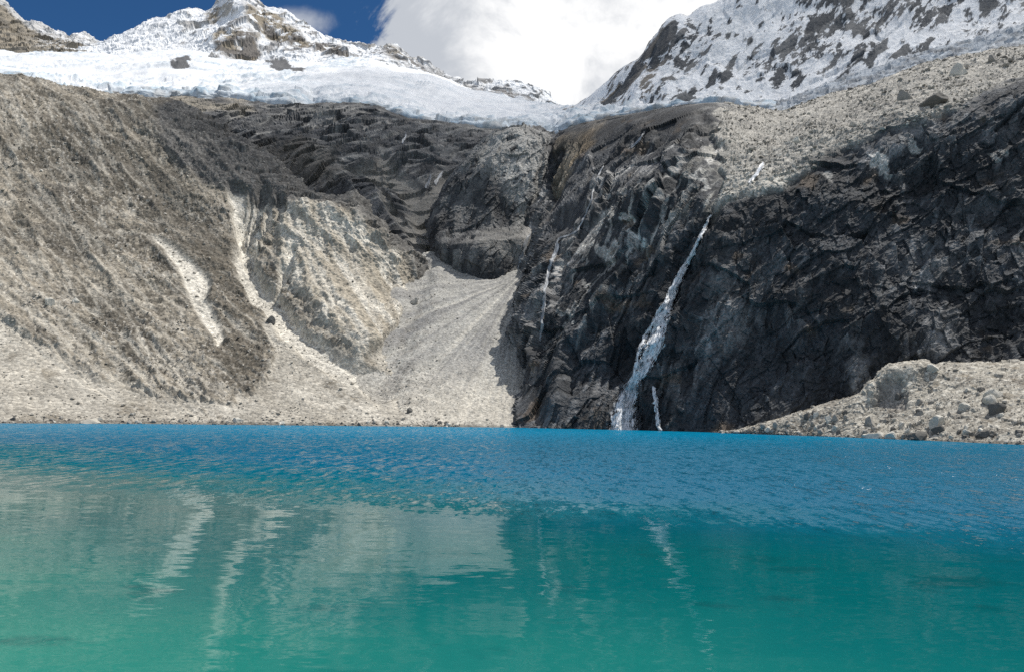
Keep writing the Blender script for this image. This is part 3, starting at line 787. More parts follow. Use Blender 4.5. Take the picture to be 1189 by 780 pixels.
def d_(p, UV):
    ax = np.array([0.45, 0.35, 0.8])
    pa = stretch(p, ax, 3.6)
    a = ridged(pa, 70, 6, 0.6, seed=101); f = facets(pa, 40, seed=24); g = facets(pa, 16, seed=25)
    jit = np.stack([fbm(p, 70, 4, seed=1), fbm(p, 70, 4, seed=2)], 1) * 9
    fade = smooth(UV[:, 1] - np.interp(UV[:, 0], [q[0] for q in sk], [q[1] for q in sk]), -2, 14) * 0.6 + 0.4
    return (a * 15 + f * 5 + g * 2 + fbm(p, 220, 3, seed=105) * 25) * fade, (a, f, g, UV + jit, pa)


def snow_(p, UV, n, x):
    V = x[3]; pa = x[4]
    blobs = np.zeros(len(p))
    for (c, L, w) in (((948, 28), 16, 8), ((1005, 38), 10, 6), ((1014, 60), 5, 4), ((955, 22), 12, 7), ((1028, 28), 13, 5), ((880, 32), 9, 4), ((870, 52), 9, 6), ((900, 60), 14, 7), ((915, 62), 16, 6), ((845, 90), 14, 7), ((850, 75), 9, 5),
                      ((828, 92), 9, 5), ((815, 85), 9, 6), ((975, 63), 7, 4), ((1000, 68), 12, 7), ((1012, 78), 9, 5), ((1025, 62), 12, 4), ((900, 100), 14, 8), ((925, 98), 12, 8), ((1075, 30), 22, 7), ((1100, 18), 18, 7),
                      ((1150, 8), 24, 7), ((1120, 0), 15, 6), ((795, 55), 7, 5), ((790, 75), 8, 6), ((805, 30), 4, 3), ((800, 112), 11, 6), ((870, 110), 7, 4), ((1075, 62), 14, 4), ((1045, 70), 10, 4), ((985, 15), 7, 4), ((1010, 20), 7, 3), ((930, 5), 8, 4),
                      ((880, 5), 6, 3), ((850, 25), 5, 3), ((858, 12), 6, 3), ((835, 45), 6, 4), ((858, 42), 5, 4), ((895, 28), 6, 4), ((912, 20), 5, 3), ((820, 62), 6, 3)):
        q = V - np.array(c); ct, st = 0.55, -0.83
        a = q[:, 0] * ct + q[:, 1] * st; b = -q[:, 0] * st + q[:, 1] * ct
        blobs = np.maximum(blobs, 1.25 - np.hypot(a / L, b / w))
    crag = poly(V, [(757, 52), (768, 34), (780, 20), (792, 22), (782, 42), (768, 62), (752, 75), (745, 72)], 3)
    crag = np.maximum(crag, stroke(V, [(745, 78), (728, 100), (705, 122)], 7, 6))
    pl = stretch(p, (0.45, 0.35, 0.8), 6.5)
    t = fbm(pa, 20, 6, 0.72, seed=102) * 0.9 + (ridged(pl, 34, 4, 0.55, seed=106) - 0.15) * 0.55 + fbm(p, 190, 3, seed=107) * 0.75 + x[2] * 0.3 + fbm(stretch(p, (0.85, 0.35, 0.4), 5), 7, 4, 0.65, seed=108) * 0.45 - 0.06
    rock = smooth(blobs * 0.85 + t * 1.3, 0.24, 0.33)
    rock = np.maximum(rock, smooth(crag + t * 0.8 - 0.1, 0.3, 0.6))
    rock = np.maximum(rock, smooth(t, 0.36, 0.46) * 0.9)
    return 1 - rock


def rock_(p, UV, x):
    c = mixc(flat((0.060, 0.068, 0.078), len(p)), (0.15, 0.155, 0.16), smooth(x[1] + x[2] * 0.5, -0.2, 0.5))
    return mixc(c, (0.30, 0.25, 0.19), smooth(790 - UV[:, 0], 0, 30) * (0.25 + 0.5 * x[1]))


snowmt = peak('snow_mountain', rows, 800, 300, snow_, rock_, d_, 'steep snow covered mountain face speckled with dark rock on the right', 'mountain', flatshade=False)

# blue grey ice strip at the foot of the right mountain
bot = [(780, 130, 1010), (850, 131, 1000), (905, 136, 990), (960, 122, 970), (1040, 96, 950), (1120, 76, 920), (1189, 63, 900), (1330, 38, 870)]
topi = [(780, 122, 1240), (850, 121, 1210), (905, 121, 1180), (930, 112, 1170), (960, 100, 1160), (1000, 86, 1150), (1050, 70, 1120), (1100, 56, 1100), (1140, 46, 1080), (1189, 30, 1060), (1330, 5, 1020)]
rows = [[(u, v + 14, D - 20) for u, v, D in bot], bot, [(u, v * .45 + b[1] * .55, (D + b[2]) / 2) for (u, v, D), b in zip(topi, [np.array([u, np.interp(u, [q[0] for q in bot], [q[1] for q in bot]), np.interp(u, [q[0] for q in bot], [q[2] for q in bot])]) for u, _, _ in topi])], topi, [(u, v + 3, D + 60) for u, v, D in topi]]
P = loft(rows, 460, 70)
n = normals(P); sh = P.shape[:2]; p = P.reshape(-1, 3)
s1 = ridged(p, 28, 5, 0.6, seed=111); f = facets(p, 14, seed=26)
disp = s1 * 7 + f * 4
col = mixc(flat((0.42, 0.46, 0.50), len(p)), (0.24, 0.255, 0.27), smooth(fbm(p, 30, 5, 0.6, seed=112), -0.15, 0.3))
col = mixc(col, SNOW, smooth(s1, 0.5, 0.8) * 0.5)
P1 = (p + n.reshape(-1, 3) * disp[:, None]).reshape(*sh, 3)
icestrip = grid_obj('glacier_tongue', P1, col, M_far, smooth_shade=False)
tag(icestrip, 'dirty blue grey ice strip between the snowy right mountain and the rubble bench', 'glacier', kind='structure')


# ------------------------------------------------------------------ loose stones
GRIDS = {}


def keep(name, P1):
    p = P1.reshape(-1, 3); uv = project(p)
    cell = np.floor(uv / 4).astype(np.int64)
    key = (cell[:, 0] + 200) * 4000 + cell[:, 1] + 500
    o = np.argsort(key, kind='stable')
    GRIDS[name] = (p, normals(P1).reshape(-1, 3), uv, key[o], o)


def locate(name, u, v, r=2.5):
    """nearest surface point of a landform in the direction (u, v), with its normal"""
    p, n, uv, ks, o = GRIDS[name]
    cu, cv = int(math.floor(u / 4)), int(math.floor(v / 4))
    c = []
    for du in (-1, 0, 1):
        base = (cu + du + 200) * 4000 + cv + 500
        lo, hi = np.searchsorted(ks, base - 1), np.searchsorted(ks, base + 2)
        c.append(o[lo:hi])
    c = np.concatenate(c)
    if len(c) == 0:
        i = int(np.argmin(np.abs(uv[:, 0] - u) + np.abs(uv[:, 1] - v)))
        return p[i], n[i]
    d = np.abs(uv[c, 0] - u) + np.abs(uv[c, 1] - v)
    k = c[d < r]
    i = k[int(np.argmin(p[k, 1]))] if len(k) else c[int(np.argmin(d))]
    return p[i], n[i]


def rock_shape(seed, sub=1, flat_=0.7, cuts=5):
    r = np.random.default_rng(seed)
    bm = bmesh.new(); bmesh.ops.create_icosphere(bm, subdivisions=sub, radius=1.0)
    V = np.array([q.co[:] for q in bm.verts]); F = np.array([[q.index for q in f.verts] for f in bm.faces]); bm.free()
    for _ in range(cuts):                                  # chop flat faces
        d = r.normal(size=3); d /= np.linalg.norm(d); h = r.uniform(0.45, 0.8)
        t = V @ d; V = V - np.outer(np.clip(t - h, 0, None), d)
    V *= np.array([1.0, r.uniform(0.65, 0.95), flat_ * r.uniform(0.7, 1.1)])
    if sub > 1:
        V = V + V / np.linalg.norm(V, axis=1)[:, None] * (fbm(V + seed * 3.3, 0.7, 5, 0.6, seed=seed) * 0.16)[:, None]
    return V, F


PROTO = [rock_shape(100 + k, 1, 0.7, 6) for k in range(14)]
STONE_COLS = np.array([(0.46, 0.43, 0.375), (0.38, 0.355, 0.31), (0.30, 0.28, 0.245), (0.22, 0.205, 0.18), (0.52, 0.495, 0.44), (0.14, 0.13, 0.118)])


def scatter(name, label, grid, count, smin, smax, weight, power=2.6, probs=(.25, .25, .2, .12, .12, .06), cat='stones'):
    p, n, uv = GRIDS[grid][:3]
    vis = (uv[:, 0] > -40) & (uv[:, 0] < 1230) & (p[:, 2] > -0.5)
    w_ = weight(p, uv, n) * vis
    w_ = w_ * (p[:, 1] / 500) ** 2; w_ = w_ / w_.sum()
    idx = rng.choice(len(p), count, p=w_)
    Vs, Fs, Cs, off = [], [], [], 0
    for i in idx:
        V, F = PROTO[rng.integers(len(PROTO))]
        s_ = smin * (1 - rng.random() * (1 - (smin / smax) ** power)) ** (-1 / power)
        a = rng.uniform(0, 6.283); t = rng.normal(0, 0.25, 2)
        ca, sa = math.cos(a), math.sin(a)
        Rz = np.array([[ca, -sa, 0], [sa, ca, 0], [0, 0, 1]])
        Rx = np.array([[1, 0, 0], [0, math.cos(t[0]), -math.sin(t[0])], [0, math.sin(t[0]), math.cos(t[0])]])
        q = V @ (Rz @ Rx).T * s_ * 0.5 + p[i] + rng.normal(0, 0.4, 3) * (1, 1, 0) + n[i] * s_ * 0.1
        Vs.append(q); Fs.append(F + off); off += len(V)
        c = STONE_COLS[rng.choice(6, p=probs)] * rng.uniform(0.85, 1.12)
        Cs.append(np.tile(c, (len(V), 1)))
    o = raw_mesh(name, np.vstack(Vs), np.vstack(Fs), np.vstack(Cs), M_stone, False)
    return tag(o, label, cat, kind='stuff')


M_stone = ground_mat('broken_stone', 1.6, 0.2, 0.22, 0.15)
for nm, g_ in (('moraine', G_moraine), ('fan', G_fan), ('cliff', G_cliff), ('shore', G_shore), ('bed', bed_grid), ('dome', G_dome)):
    keep(nm, g_)
scatter('slope_stones', 'countless small stones strewn over the left moraine slope', 'moraine', 13000, 0.8, 4.5,
        lambda p, uv, n: (0.25 + smooth(fbm(p, 40, 4, seed=121), -0.05, 0.3)) * (1 - 0.5 * smooth(uv[:, 0], 330, 420)) + 2.0 * smooth(uv[:, 1], 478, 490))
scatter('fan_stones', 'small grey stones scattered over the scree fan', 'fan', 2600, 0.5, 3.2,
        lambda p, uv, n: 0.12 + smooth(60 - np.abs(uv[:, 0] - np.interp(uv[:, 1], [310, 360, 430, 490], [498, 484, 470, 480])), 0, 60) * 1.4 + 1.2 * smooth(uv[:, 1], 480, 494))
scatter('bench_stones', 'countless broken stones covering the rubble bench above the cliff', 'cliff', 10000, 1.0, 7.0,
        lambda p, uv, n: ledge_w * (0.3 + smooth(fbm(p, 35, 4, seed=122), -0.1, 0.3)))
scatter('shore_stones', 'countless broken stones covering the right shore bank', 'shore', 6500, 0.45, 3.6,
        lambda p, uv, n: 0.3 + smooth(fbm(p, 14, 4, seed=123), -0.1, 0.3) + 1.5 * smooth(3 - p[:, 2], 0, 3))


# ------------------------------------------------------------------ single boulders
def boulder(seed, grid, u, v, wpx, hpx, c, label, group=None, rot=None, name='boulder', flat_=None):
    pos, nn = locate(grid, u, v)
    D = pos[1]; wm = wpx * D / FPX; hm = hpx * D / FPX
    V, F = rock_shape(seed, 3 if wpx > 7 else 2, 0.8, 8)
    ex = np.ptp(V, axis=0); V = V / ex * np.array([wm, wm * 0.8, hm * 1.9])
    o = raw_mesh(name, V, F, np.tile(np.array(c, float), (len(V), 1)), M_stone, False)
    o.location = pos + np.array([0, 0, hm * 0.12])
    o.rotation_euler = (random.uniform(-.15, .15) + (0.45 if c[0] > 0.35 else 0.1), random.uniform(-.15, .15) if rot is None else rot, random.uniform(-.6, .6))
    return tag(o, label, 'boulder', group)


PB = (0.56, 0.535, 0.47); GB = (0.30, 0.285, 0.255); DB = (0.13, 0.125, 0.115)
for k, (g_, u, v, w_, h_, c, lab) in enumerate((
    ('shore', 1082, 427, 14, 7, PB, 'pale boulder perched on the crest of the right shore bank'),
    ('shore', 1089, 492, 19, 12, PB, 'big pale block near the water on the right shore, above dark slabs'),
    ('shore', 1087, 500, 16, 8, DB, 'dark block tucked right below the big pale block on the right shore'),
    ('shore', 1064, 508, 28, 9, DB, 'long low dark slab at the water edge on the right shore'),
    ('shore', 1015, 506, 22, 7, PB, 'low pale slab at the water edge on the right shore'),
    ('shore', 1036, 507, 13, 8, PB, 'small pale block between two slabs at the right water edge'),
    ('shore', 1011, 491, 12, 9, GB, 'grey angular boulder midway up the right shore bank'),
    ('shore', 1152, 458, 21, 10, PB, 'wide pale boulder high on the right shore bank at the far right'),
    ('shore', 1148, 467, 15, 8, PB, 'pale boulder just below the wide pale one at the far right'),
    ('shore', 1156, 477, 19, 11, DB, 'dark boulder under two pale ones at the far right of the bank'),
    ('shore', 1119, 473, 12, 8, PB, 'lone pale boulder standing in the middle of the right shore bank'),
    ('shore', 1141, 503, 16, 6, DB, 'flat dark rock near the water at the far right'),
    ('shore', 962, 487, 8, 6, PB, 'small pale boulder at the shaded upper edge of the right shore bank'),
    ('cliff', 1114, 84, 22, 12, PB, 'large pale boulder on the rubble bench near the skyline'),
    ('cliff', 1049, 114, 17, 9, GB, 'grey boulder on the middle of the rubble bench'),
    ('cliff', 1085, 120, 36, 9, DB, 'long tilted dark slab sticking out of the rubble bench'),
    ('cliff', 1152, 70, 12, 8, GB, 'dark grey boulder on the skyline of the rubble bench'),
    ('cliff', 925, 163, 12, 5, PB, 'small pale boulder on the lower left of the rubble bench'),
    ('moraine', 104, 489, 26, 4, (0.40, 0.38, 0.33), 'long pale boulder at the foot of the left slope by the water'),
    ('moraine', 58, 353, 11, 8, PB, 'pale boulder high on the left moraine slope'),
    ('moraine', 90, 350, 8, 5, PB, 'smaller pale boulder right of the pale one on the left slope'),
    ('moraine', 314, 372, 11, 7, DB, 'dark boulder lying in the pale gully'),
    ('fan', 481, 351, 10, 7, (0.36, 0.34, 0.30), 'rounded boulder at the top of the scree fan'),
    ('fan', 476, 476, 8, 5, DB, 'dark boulder near the water on the scree fan'),
    ('moraine', 277, 487, 13, 4, PB, 'flat pale boulder at the waterline below the pale gully'),
)):
    boulder(300 + k, g_, u, v, w_, h_, c, lab, rot=-0.35 if 'tilted' in lab else None)
for k in range(70):
    u = random.uniform(880, 1200); vs = shore_at(u)[0]
    v = vs - random.random() ** 1.5 * min(60, (u - 850) * 0.28) - 2
    w_ = random.uniform(4.0, 8.5)
    boulder(400 + k, 'shore', u, v, w_, w_ * random.uniform(.5, .75), [PB, GB, GB, DB][k % 4], 'small %s angular rock lying loose on the right shore bank' % ('pale', 'grey', 'grey', 'dark')[k % 4], 'loose %s rocks on the right shore bank' % ('pale', 'grey', 'grey', 'dark')[k % 4], name='rock')
for k in range(26):
    u = random.uniform(5, 590); vs = shore_at(u)[0]
    w_ = random.uniform(3.5, 7)
    boulder(500 + k, 'moraine' if u < 470 else 'fan', u, vs - random.uniform(1, 6), w_, w_ * .6, [PB, GB, DB][k % 3], 'small %s angular rock at the waterline of the far shore' % ('pale', 'grey', 'dark')[k % 3], '%s rocks along the far waterline' % ('pale', 'grey', 'dark')[k % 3], name='rock')


# ------------------------------------------------------------------ falling water
def water_mat(name, lo, hi, solid):
    """falling water: strands that thin out to nothing at the sides of the course"""
    m = bpy.data.materials.new(name); N = Nodes(m)
    pos = N('ShaderNodeNewGeometry').outputs['Position']
    at = N('ShaderNodeAttribute', attribute_name='albedo')
    sep = N('ShaderNodeSeparateColor', i_0=at.outputs['Color'])
    cr = N('ShaderNodeCombineXYZ', i_0=N.math('MULTIPLY', sep.outputs[1], 14.0), i_1=N.math('MULTIPLY', sep.outputs[2], 6.0))
    n1 = N('ShaderNodeTexNoise', i_Vector=cr.outputs[0], i_Scale=1.0, i_Detail=6.0, i_Roughness=0.62)
    n2 = N('ShaderNodeTexNoise', i_Vector=pos, i_Scale=0.30, i_Detail=5.0, i_Roughness=0.6)
    f = N.math('ADD', N.math('MULTIPLY', N.math('SUBTRACT', n1.outputs[0], 0.5), 3.0), N.math('MULTIPLY', N.math('SUBTRACT', n2.outputs[0], 0.5), 1.6))
    al = N.mapr(N.math('ADD', N.math('MULTIPLY', sep.outputs[0], 1.25), f), 0.62 - solid, 1.15 - solid)
    c = N.mix(N.mapr(n1.outputs[0], 0.35, 0.62), lo, hi)
    bp = N('ShaderNodeBump', i_Strength=0.6, i_Distance=0.6, i_Height=n1.outputs[0])
    b = N('ShaderNodeBsdfPrincipled', i_Roughness=0.5)
    N.t.links.new(c, b.inputs['Base Color']); N.t.links.new(bp.outputs[0], b.inputs['Normal'])
    N.t.links.new(al, b.inputs['Alpha'])
    N.t.links.new(b.outputs[0], N('ShaderNodeOutputMaterial').inputs[0])
    return m


M_water = water_mat('white_water', (0.50, 0.54, 0.57), (0.84, 0.86, 0.88), 0.02)
M_thin = water_mat('thin_water', (0.13, 0.14, 0.15), (0.36, 0.38, 0.40), 0.15)


def fall(grid, paths, label, lift=0.9, seed=1, mat=None):
    """water draped over the rock along traced courses of (u, v, width); a closed thin body per course"""
    Vs, Fs, Cs, off = [], [], [], 0
    for q, path in enumerate(paths):
        a = np.array(path, float)
        L = np.concatenate([[0], np.cumsum(np.linalg.norm(np.diff(a[:, :2], axis=0), axis=1))])
        m_ = max(6, int(L[-1] / 1.0)); t = np.linspace(0, L[-1], m_)
        c = pchip(L, a, t)
        kn = np.arange(0, L[-1] + 9, 9)
        c[:, 0] += np.interp(t, kn, rng.normal(0, 0.6, len(kn)))
        k_ = max(6, int(a[:, 2].max() / 0.7))
        off2 = np.linspace(-0.5, 0.5, k_)
        G = np.zeros((m_, k_, 3))
        for i in range(m_):
            d = c[min(i + 1, m_ - 1), :2] - c[max(i - 1, 0), :2]; d /= np.linalg.norm(d) + 1e-9
            for j in range(k_):
                G[i, j] = locate(grid, c[i, 0] + d[1] * off2[j] * c[i, 2], c[i, 1] - d[0] * off2[j] * c[i, 2], 2.2)[0]
        G = blur_open(G, 4)
        flat_ = G.reshape(-1, 3)
        nrm = normals(G[::-1])[::-1].reshape(-1, 3)
        nrm = np.where((nrm[:, 1] > 0)[:, None], -nrm, nrm)
        prof = 1 - (2 * np.abs(np.tile(off2, m_))) ** 2
        front = flat_ + nrm * (lift * (0.5 + 0.5 * prof) + 0.35 * q)[:, None] + np.array([0, -0.3, 0]); backv = flat_ - nrm * 0.5
        F = grid_faces(m_, k_)
        nV = len(front)
        E = {}
        for f in F:
            for w_ in range(4):
                e = (int(f[w_]), int(f[(w_ + 1) % 4])); E[e] = E.get(e, 0) + 1
        side = [(e[1], e[0], e[0] + nV, e[1] + nV) for e in E if (e[1], e[0]) not in E]
        ends = np.repeat(smooth(np.minimum(t, L[-1] - t + 3.0), 0, 5), k_)
        run = np.repeat(t / 60.0 + q * 3.7 + seed, k_)
        wid = np.repeat(c[:, 2] / 14.0, k_)
        att = np.stack([np.clip(prof, 0, 1) * ends, np.tile(off2, m_) * wid * 1.3 + q * 5.1, run], 1)
        Vs.append(np.vstack([front, backv])); Fs.append(np.vstack([F, F[:, ::-1] + nV, np.array(side)]) + off); off += 2 * nV
        Cs.append(np.vstack([att, att * (0, 1, 1)]))
    o = raw_mesh('waterfall', np.vstack(Vs), np.vstack(Fs), np.vstack(Cs), mat or M_water, True)
    return tag(o, label, 'waterfall')


def blur_open(G, k):
    for _ in range(k):
        H = G.copy(); H[1:-1] = (G[:-2] + 2 * G[1:-1] + G[2:]) / 4; G = H
    return G


fall('cliff', [[(827, 247, 3), (812, 276, 5), (800, 299, 7), (788, 324, 9), (777, 351, 14), (766, 378, 22), (757, 402, 27), (748, 424, 22), (738, 440, 17), (730, 456, 26), (725, 474, 38), (722, 503, 46)],
               [(820, 260, 3), (800, 299, 5), (785, 325, 6), (771, 352, 6.5), (756, 379, 7), (745, 401, 7), (737, 428, 6), (733, 448, 7), (724, 470, 8), (714, 502, 9)],
               [(757, 446, 4), (760, 460, 8), (763, 482, 8), (766, 501, 5)]],
     'long white waterfall dropping down the dark right cliff into the lake', 0.8, 1)
fall('cliff', [[(888, 187, 4), (882, 196, 7), (876, 204, 7), (868, 213, 5)]], 'short bright cascade on the rubble bench above the long waterfall', 0.9, 2)
fall('cliff', [[(650, 274, 4), (643, 296, 6), (637, 318, 5), (632, 341, 5), (630, 360, 5), (629, 378, 5), (627, 396, 4)]], 'thin broken trickle down the left end of the dark cliff beside the scree fan', 0.5, 3, M_thin)
fall('cliff', [[(700, 190, 2), (691, 212, 2.5), (686, 230, 2.5), (679, 250, 3), (668, 268, 3), (650, 276, 3)]], 'very thin thread of water on the upper dark cliff right of the rock dome', 0.4, 4, M_thin)
fall('cliff', [[(751, 151, 2.5), (742, 161, 4), (733, 171, 3)]], 'short thin cascade near the top of the dark cliff below the snow', 0.5, 5, M_thin)
fall('dome', [[(618, 268, 4), (611, 284, 6), (606, 300, 6), (604, 318, 5)]], 'pale stream dropping from the foot of the rock dome onto the scree fan', 0.5, 6, M_thin)
fall('bed', [[(502, 201, 4), (499, 209, 5), (495, 220, 6)], [(516, 197, 4), (511, 205, 5), (505, 214, 5)]], 'two short white streams side by side on the bedrock left of the rock dome', 0.6, 7, M_thin)
fall('bed', [[(471, 150, 2.5), (470, 158, 2.5), (467, 166, 4)]], 'tiny white stream high on the bedrock just under the glacier edge', 0.6, 8, M_thin)

# ------------------------------------------------------------------ lake
def lake_mat():
    m = bpy.data.materials.new('lake_water'); N = Nodes(m)
    pos = N('ShaderNodeNewGeometry').outputs['Position']
    xyz = N('ShaderNodeSeparateXYZ', i_0=pos)
    X, Y = xyz.outputs[0], xyz.outputs[1]

    def nz(sx, sy, det=3.0, rough=0.55, off=0.0):
        mp = N('ShaderNodeMapping', i_Vector=pos); mp.inputs['Scale'].default_value = (sx, sy, 1); mp.inputs['Location'].default_value = (off, off * 2, 0)
        return N('ShaderNodeTexNoise', i_Vector=mp.outputs[0], i_Scale=1.0, i_Detail=det, i_Roughness=rough).outputs[0]

    big = nz(0.012, 0.02, 4.0, 0.6, 3.0)
    # depth / silt colour, green shallows to teal; far blue also paints in reflected sky
    dpt = N.math('ADD', Y, N.math('MULTIPLY', X, 0.75))
    dpt = N.math('ADD', dpt, N.math('MULTIPLY', N.math('SUBTRACT', big, 0.5), 70.0))
    c = N.mix(N.mapr(dpt, 0, 55), (0.022, 0.215, 0.163), (0.0002, 0.104, 0.112))
    c = N.mix(N.mapr(dpt, 50, 130), c, (0.0003, 0.100, 0.180))
    c = N.mix(N.mapr(Y, 180, 420), c, (0.0002, 0.168, 0.300))
    pt = nz(0.09, 0.13, 4.0, 0.6, 9.0)
    near = N.mapr(Y, 70, 42)
    c = N.mix(N.math('MULTIPLY', N.mapr(pt, 0.56, 0.66), N.math('MULTIPLY', near, 0.5)), c, (0.003, 0.062, 0.070))
    # wind: rough far out, calm close in
    line = N.math('ADD', Y, N.math('MULTIPLY', X, 0.40))
    line = N.math('ADD', line, N.math('MULTIPLY', N.math('SUBTRACT', nz(0.02, 0.05, 3.0, 0.6, 5.0), 0.5), 50.0))
    wind = N.mapr(line, 60, 118)

    def slopes(sx, sy, amp, off, det=3.0):
        """two independent slope components from one colour noise"""
        mp = N('ShaderNodeMapping', i_Vector=pos); mp.inputs['Scale'].default_value = (sx, sy, 1); mp.inputs['Location'].default_value = (off, off * 3, 0)
        nt = N('ShaderNodeTexNoise', i_Vector=mp.outputs[0], i_Scale=1.0, i_Detail=det, i_Roughness=0.6)
        v = N('ShaderNodeVectorMath', operation='SUBTRACT', i_0=nt.outputs['Color'], i_1=(0.5, 0.5, 0.5))
        sc_ = N('ShaderNodeVectorMath', operation='SCALE', i_0=v.outputs[0])
        if isinstance(amp, float): sc_.inputs['Scale'].default_value = amp
        else: N.t.links.new(amp, sc_.inputs['Scale'])
        return sc_.outputs[0]

    gust = N.mapr(nz(0.03, 0.012, 4.0, 0.6, 7.0), 0.35, 0.65, 0.7, 1.2)
    ra = N.math('MULTIPLY', wind, gust)
    calmw = N.math('SUBTRACT', 1.0, wind)
    parts = [slopes(0.75, 0.20, N.math('MULTIPLY', ra, 1.5), 1.0, 4.0), slopes(1.5, 1.2, N.math('MULTIPLY', ra, 1.2), 2.0),
             slopes(0.22, 0.75, N.math('MULTIPLY', calmw, 0.075), 3.0, 4.0), slopes(0.9, 2.6, N.math('MULTIPLY', calmw, 0.035), 4.0)]
    acc = parts[0]
    for q in parts[1:]:
        acc = N('ShaderNodeVectorMath', operation='ADD', i_0=acc, i_1=q).outputs[0]
    lean = N('ShaderNodeCombineXYZ', i_1=N.math('MULTIPLY', wind, -0.24))        # normals tilted to the near side so ripples reflect higher sky
    acc = N('ShaderNodeVectorMath', operation='ADD', i_0=acc, i_1=lean.outputs[0]).outputs[0]
    fl = N('ShaderNodeVectorMath', operation='MULTIPLY', i_0=acc, i_1=(1, 1, 0))
    up = N('ShaderNodeVectorMath', operation='ADD', i_0=fl.outputs[0], i_1=(0, 0, 1))
    bp = N('ShaderNodeVectorMath', operation='NORMALIZE', i_0=up.outputs[0])
    b = N('ShaderNodeBsdfPrincipled', i_Roughness=0.04, i_IOR=1.333)
    N.t.links.new(N.mapr(wind, 0, 1, 0.03, 0.16), b.inputs['Roughness'])
    N.t.links.new(N.mapr(wind, 0, 1, 0.30, 0.30), b.inputs['Specular IOR Level'])
    N.t.links.new(c, b.inputs['Base Color']); N.t.links.new(bp.outputs[0], b.inputs['Normal'])
    o = N('ShaderNodeOutputMaterial'); N.t.links.new(b.outputs[0], o.inputs[0])
    return m


gx = np.linspace(-700, 700, 60); gy = np.linspace(-120, 620, 40)
Pw = np.zeros((40, 60, 3)); Pw[..., 0] = gx[None]; Pw[..., 1] = gy[:, None]
lake = grid_obj('lake_water', Pw, flat((0, 0.1, 0.12), 2400), lake_mat())
tag(lake, 'turquoise and deep blue glacial lake filling the foreground', 'lake', kind='structure')

# ------------------------------------------------------------------ unseen clouds overhead, added to shade mountain, glacier and bedrock
def cloud(center, radii, density, seed, label):
    bm = bmesh.new(); bmesh.ops.create_icosphere(bm, subdivisions=5, radius=1.0)
    V = np.array([q.co[:] for q in bm.verts]); F = np.array([[q.index for q in f.verts] for f in bm.faces]); bm.free()
    V = V * (1 + 0.55 * fbm(V + seed, 0.8, 5, 0.55, seed=seed))[:, None]
    m = bpy.data.materials.new('cloud_vapour'); N = Nodes(m)
    sv = N('ShaderNodeVolumePrincipled'); sv.inputs['Color'].default_value = (1, 1, 1, 1); sv.inputs['Density'].default_value = density; sv.inputs['Anisotropy'].default_value = 0.4
    N.t.links.new(sv.outputs[0], N('ShaderNodeOutputMaterial').inputs['Volume'])
    o = raw_mesh('cloud', V * np.array(radii), F, None, m, True); o.location = center
    return tag(o, label, 'cloud', kind='stuff')


cloud((1150, 1950, 1950), (1150, 760, 160), 0.0032, 3, 'broad unseen cloud added to shade the snowy right mountain and glacier')
cloud((225, 1135, 1350), (280, 175, 75), 0.008, 8, 'small unseen cloud casting shade on the dark bedrock')

# ------------------------------------------------------------------ sky, sun, camera
SUN_EL = math.radians(65); SUN_AZ = math.radians(70)       # azimuth from +Y towards +X
sdir = Vector((math.sin(SUN_AZ) * math.cos(SUN_EL), math.cos(SUN_AZ) * math.cos(SUN_EL), math.sin(SUN_EL)))
w = bpy.data.worlds.new('World'); bpy.context.scene.world = w
N = Nodes(w)
sky = N('ShaderNodeTexSky', sky_type='NISHITA', sun_disc=False, sun_elevation=SUN_EL, sun_rotation=SUN_AZ, altitude=4600, air_density=1.0, dust_density=0.2, ozone_density=1.2)
skyc = N.mix(1.0, sky.outputs[0], (0.40, 0.80, 1.08), 'MULTIPLY')
dirv = N('ShaderNodeTexCoord').outputs['Generated']
xyz = N('ShaderNodeSeparateXYZ', i_0=dirv)
zz = N.math('MAXIMUM', xyz.outputs[2], 0.02)
# clouds lie on a sheet high above the valley
sheet = N('ShaderNodeCombineXYZ', i_0=N.math('DIVIDE', xyz.outputs[0], zz), i_1=N.math('DIVIDE', xyz.outputs[1], zz))
n1 = N('ShaderNodeTexNoise', i_Vector=sheet.outputs[0], i_Scale=0.9, i_Detail=9.0, i_Roughness=0.56, i_Distortion=0.3)
n2 = N('ShaderNodeTexNoise', i_Vector=dirv, i_Scale=7.0, i_Detail=9.0, i_Roughness=0.64, i_Distortion=0.4)
n3 = N('ShaderNodeTexNoise', i_Vector=dirv, i_Scale=5.0, i_Detail=6.0, i_Roughness=0.5)


def bank(cx, cz, rx, rz):
    yy = N.math('MAXIMUM', xyz.outputs[1], 0.05)
    a = N.math('DIVIDE', xyz.outputs[0], yy); b = N.math('DIVIDE', xyz.outputs[2], yy)
    a = N.math('DIVIDE', N.math('SUBTRACT', a, cx), rx); b = N.math('DIVIDE', N.math('SUBTRACT', b, cz), rz)
    d = N.math('SQRT', N.math('ADD', N.math('MULTIPLY', a, a), N.math('MULTIPLY', b, b)))
    return N.math('SUBTRACT', 1.0, d)


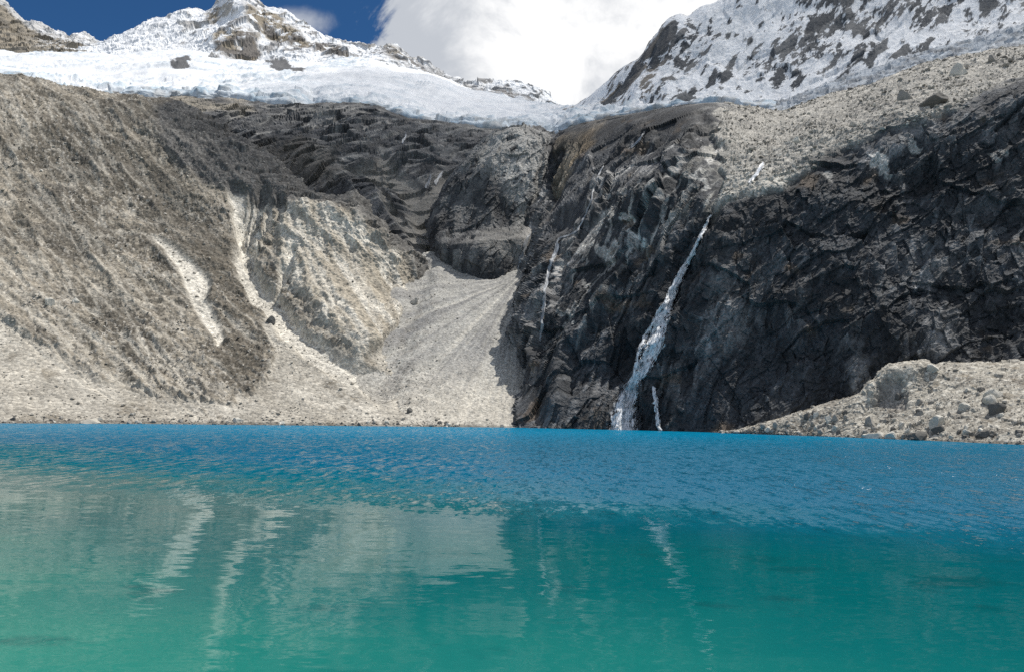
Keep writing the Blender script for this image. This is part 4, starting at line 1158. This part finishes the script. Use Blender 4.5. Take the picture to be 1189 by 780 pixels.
big = N.math('MAXIMUM', bank(0.12, 0.52, 0.34, 0.22), bank(0.05, 0.42, 0.20, 0.14))
big = N.math('MAXIMUM', big, bank(0.62, 0.80, 0.7, 0.38))
wisp = bank(-0.300, 0.532, 0.055, 0.026)
lump = N.math('MULTIPLY', N.math('SUBTRACT', n2.outputs[0], 0.5), 0.75)
cov = N.mapr(N.math('ADD', big, lump), 0.0, 0.09)
cov = N.math('MAXIMUM', cov, N.math('MULTIPLY', N.mapr(N.math('ADD', wisp, N.math('MULTIPLY', lump, 3.0)), 0.0, 0.9), 0.6))
behind = N.math('MULTIPLY', N.mapr(n1.outputs[0], 0.43, 0.57), N.mapr(xyz.outputs[1], 0.35, 0.15))  # unseen cloud cover behind the camera, thickened to whiten the blue ambient light
cov = N.math('MAXIMUM', cov, behind)
shade = N.math('ADD', N.math('MULTIPLY', n3.outputs[0], 0.55), N.math('MULTIPLY', n2.outputs[0], 0.45))
ccol = N.mix(N.mapr(shade, 0.45, 0.61), (0.52, 0.55, 0.60), (1.0, 1.0, 1.0))
bg1 = N('ShaderNodeBackground', i_Color=skyc, i_Strength=0.085)
bg2 = N('ShaderNodeBackground', i_Color=ccol, i_Strength=1.03)
mx = N('ShaderNodeMixShader', i_0=cov)
N.t.links.new(bg1.outputs[0], mx.inputs[1]); N.t.links.new(bg2.outputs[0], mx.inputs[2])
N.t.links.new(mx.outputs[0], N('ShaderNodeOutputWorld').inputs[0])

sl = bpy.data.lights.new('sun', 'SUN'); sl.energy = 4.6; sl.angle = math.radians(0.5); sl.color = (1.0, 0.955, 0.89)
so = bpy.data.objects.new('sun', sl); C.objects.link(so)
so.rotation_euler = (-sdir).to_track_quat('-Z', 'Y').to_euler(); so.location = (300, 200, 900)

cam = bpy.data.cameras.new('camera'); co = bpy.data.objects.new('camera', cam); C.objects.link(co)
cam.sensor_width = 36; cam.lens = FPX / 1189 * 36; cam.clip_end = 20000; cam.clip_start = 0.5
Mx = Matrix.Identity(4)
for i in range(3):
    Mx[i][0], Mx[i][1], Mx[i][2], Mx[i][3] = _R[i], _U[i], -_F[i], CAM[i]
co.matrix_world = Mx
sc = bpy.context.scene
sc.camera = co
sc.view_settings.view_transform = 'Standard'; sc.view_settings.look = 'None'; sc.view_settings.gamma = 1
sc.view_settings.exposure = 0.05
sc.cycles.max_bounces = 4; sc.cycles.diffuse_bounces = 2; sc.cycles.glossy_bounces = 2; sc.cycles.volume_bounces = 1
sc.render.engine = 'CYCLES'
sc.cycles.use_denoising = False
sc.cycles.sample_clamp_indirect = 3.0; sc.cycles.sample_clamp_direct = 4.0
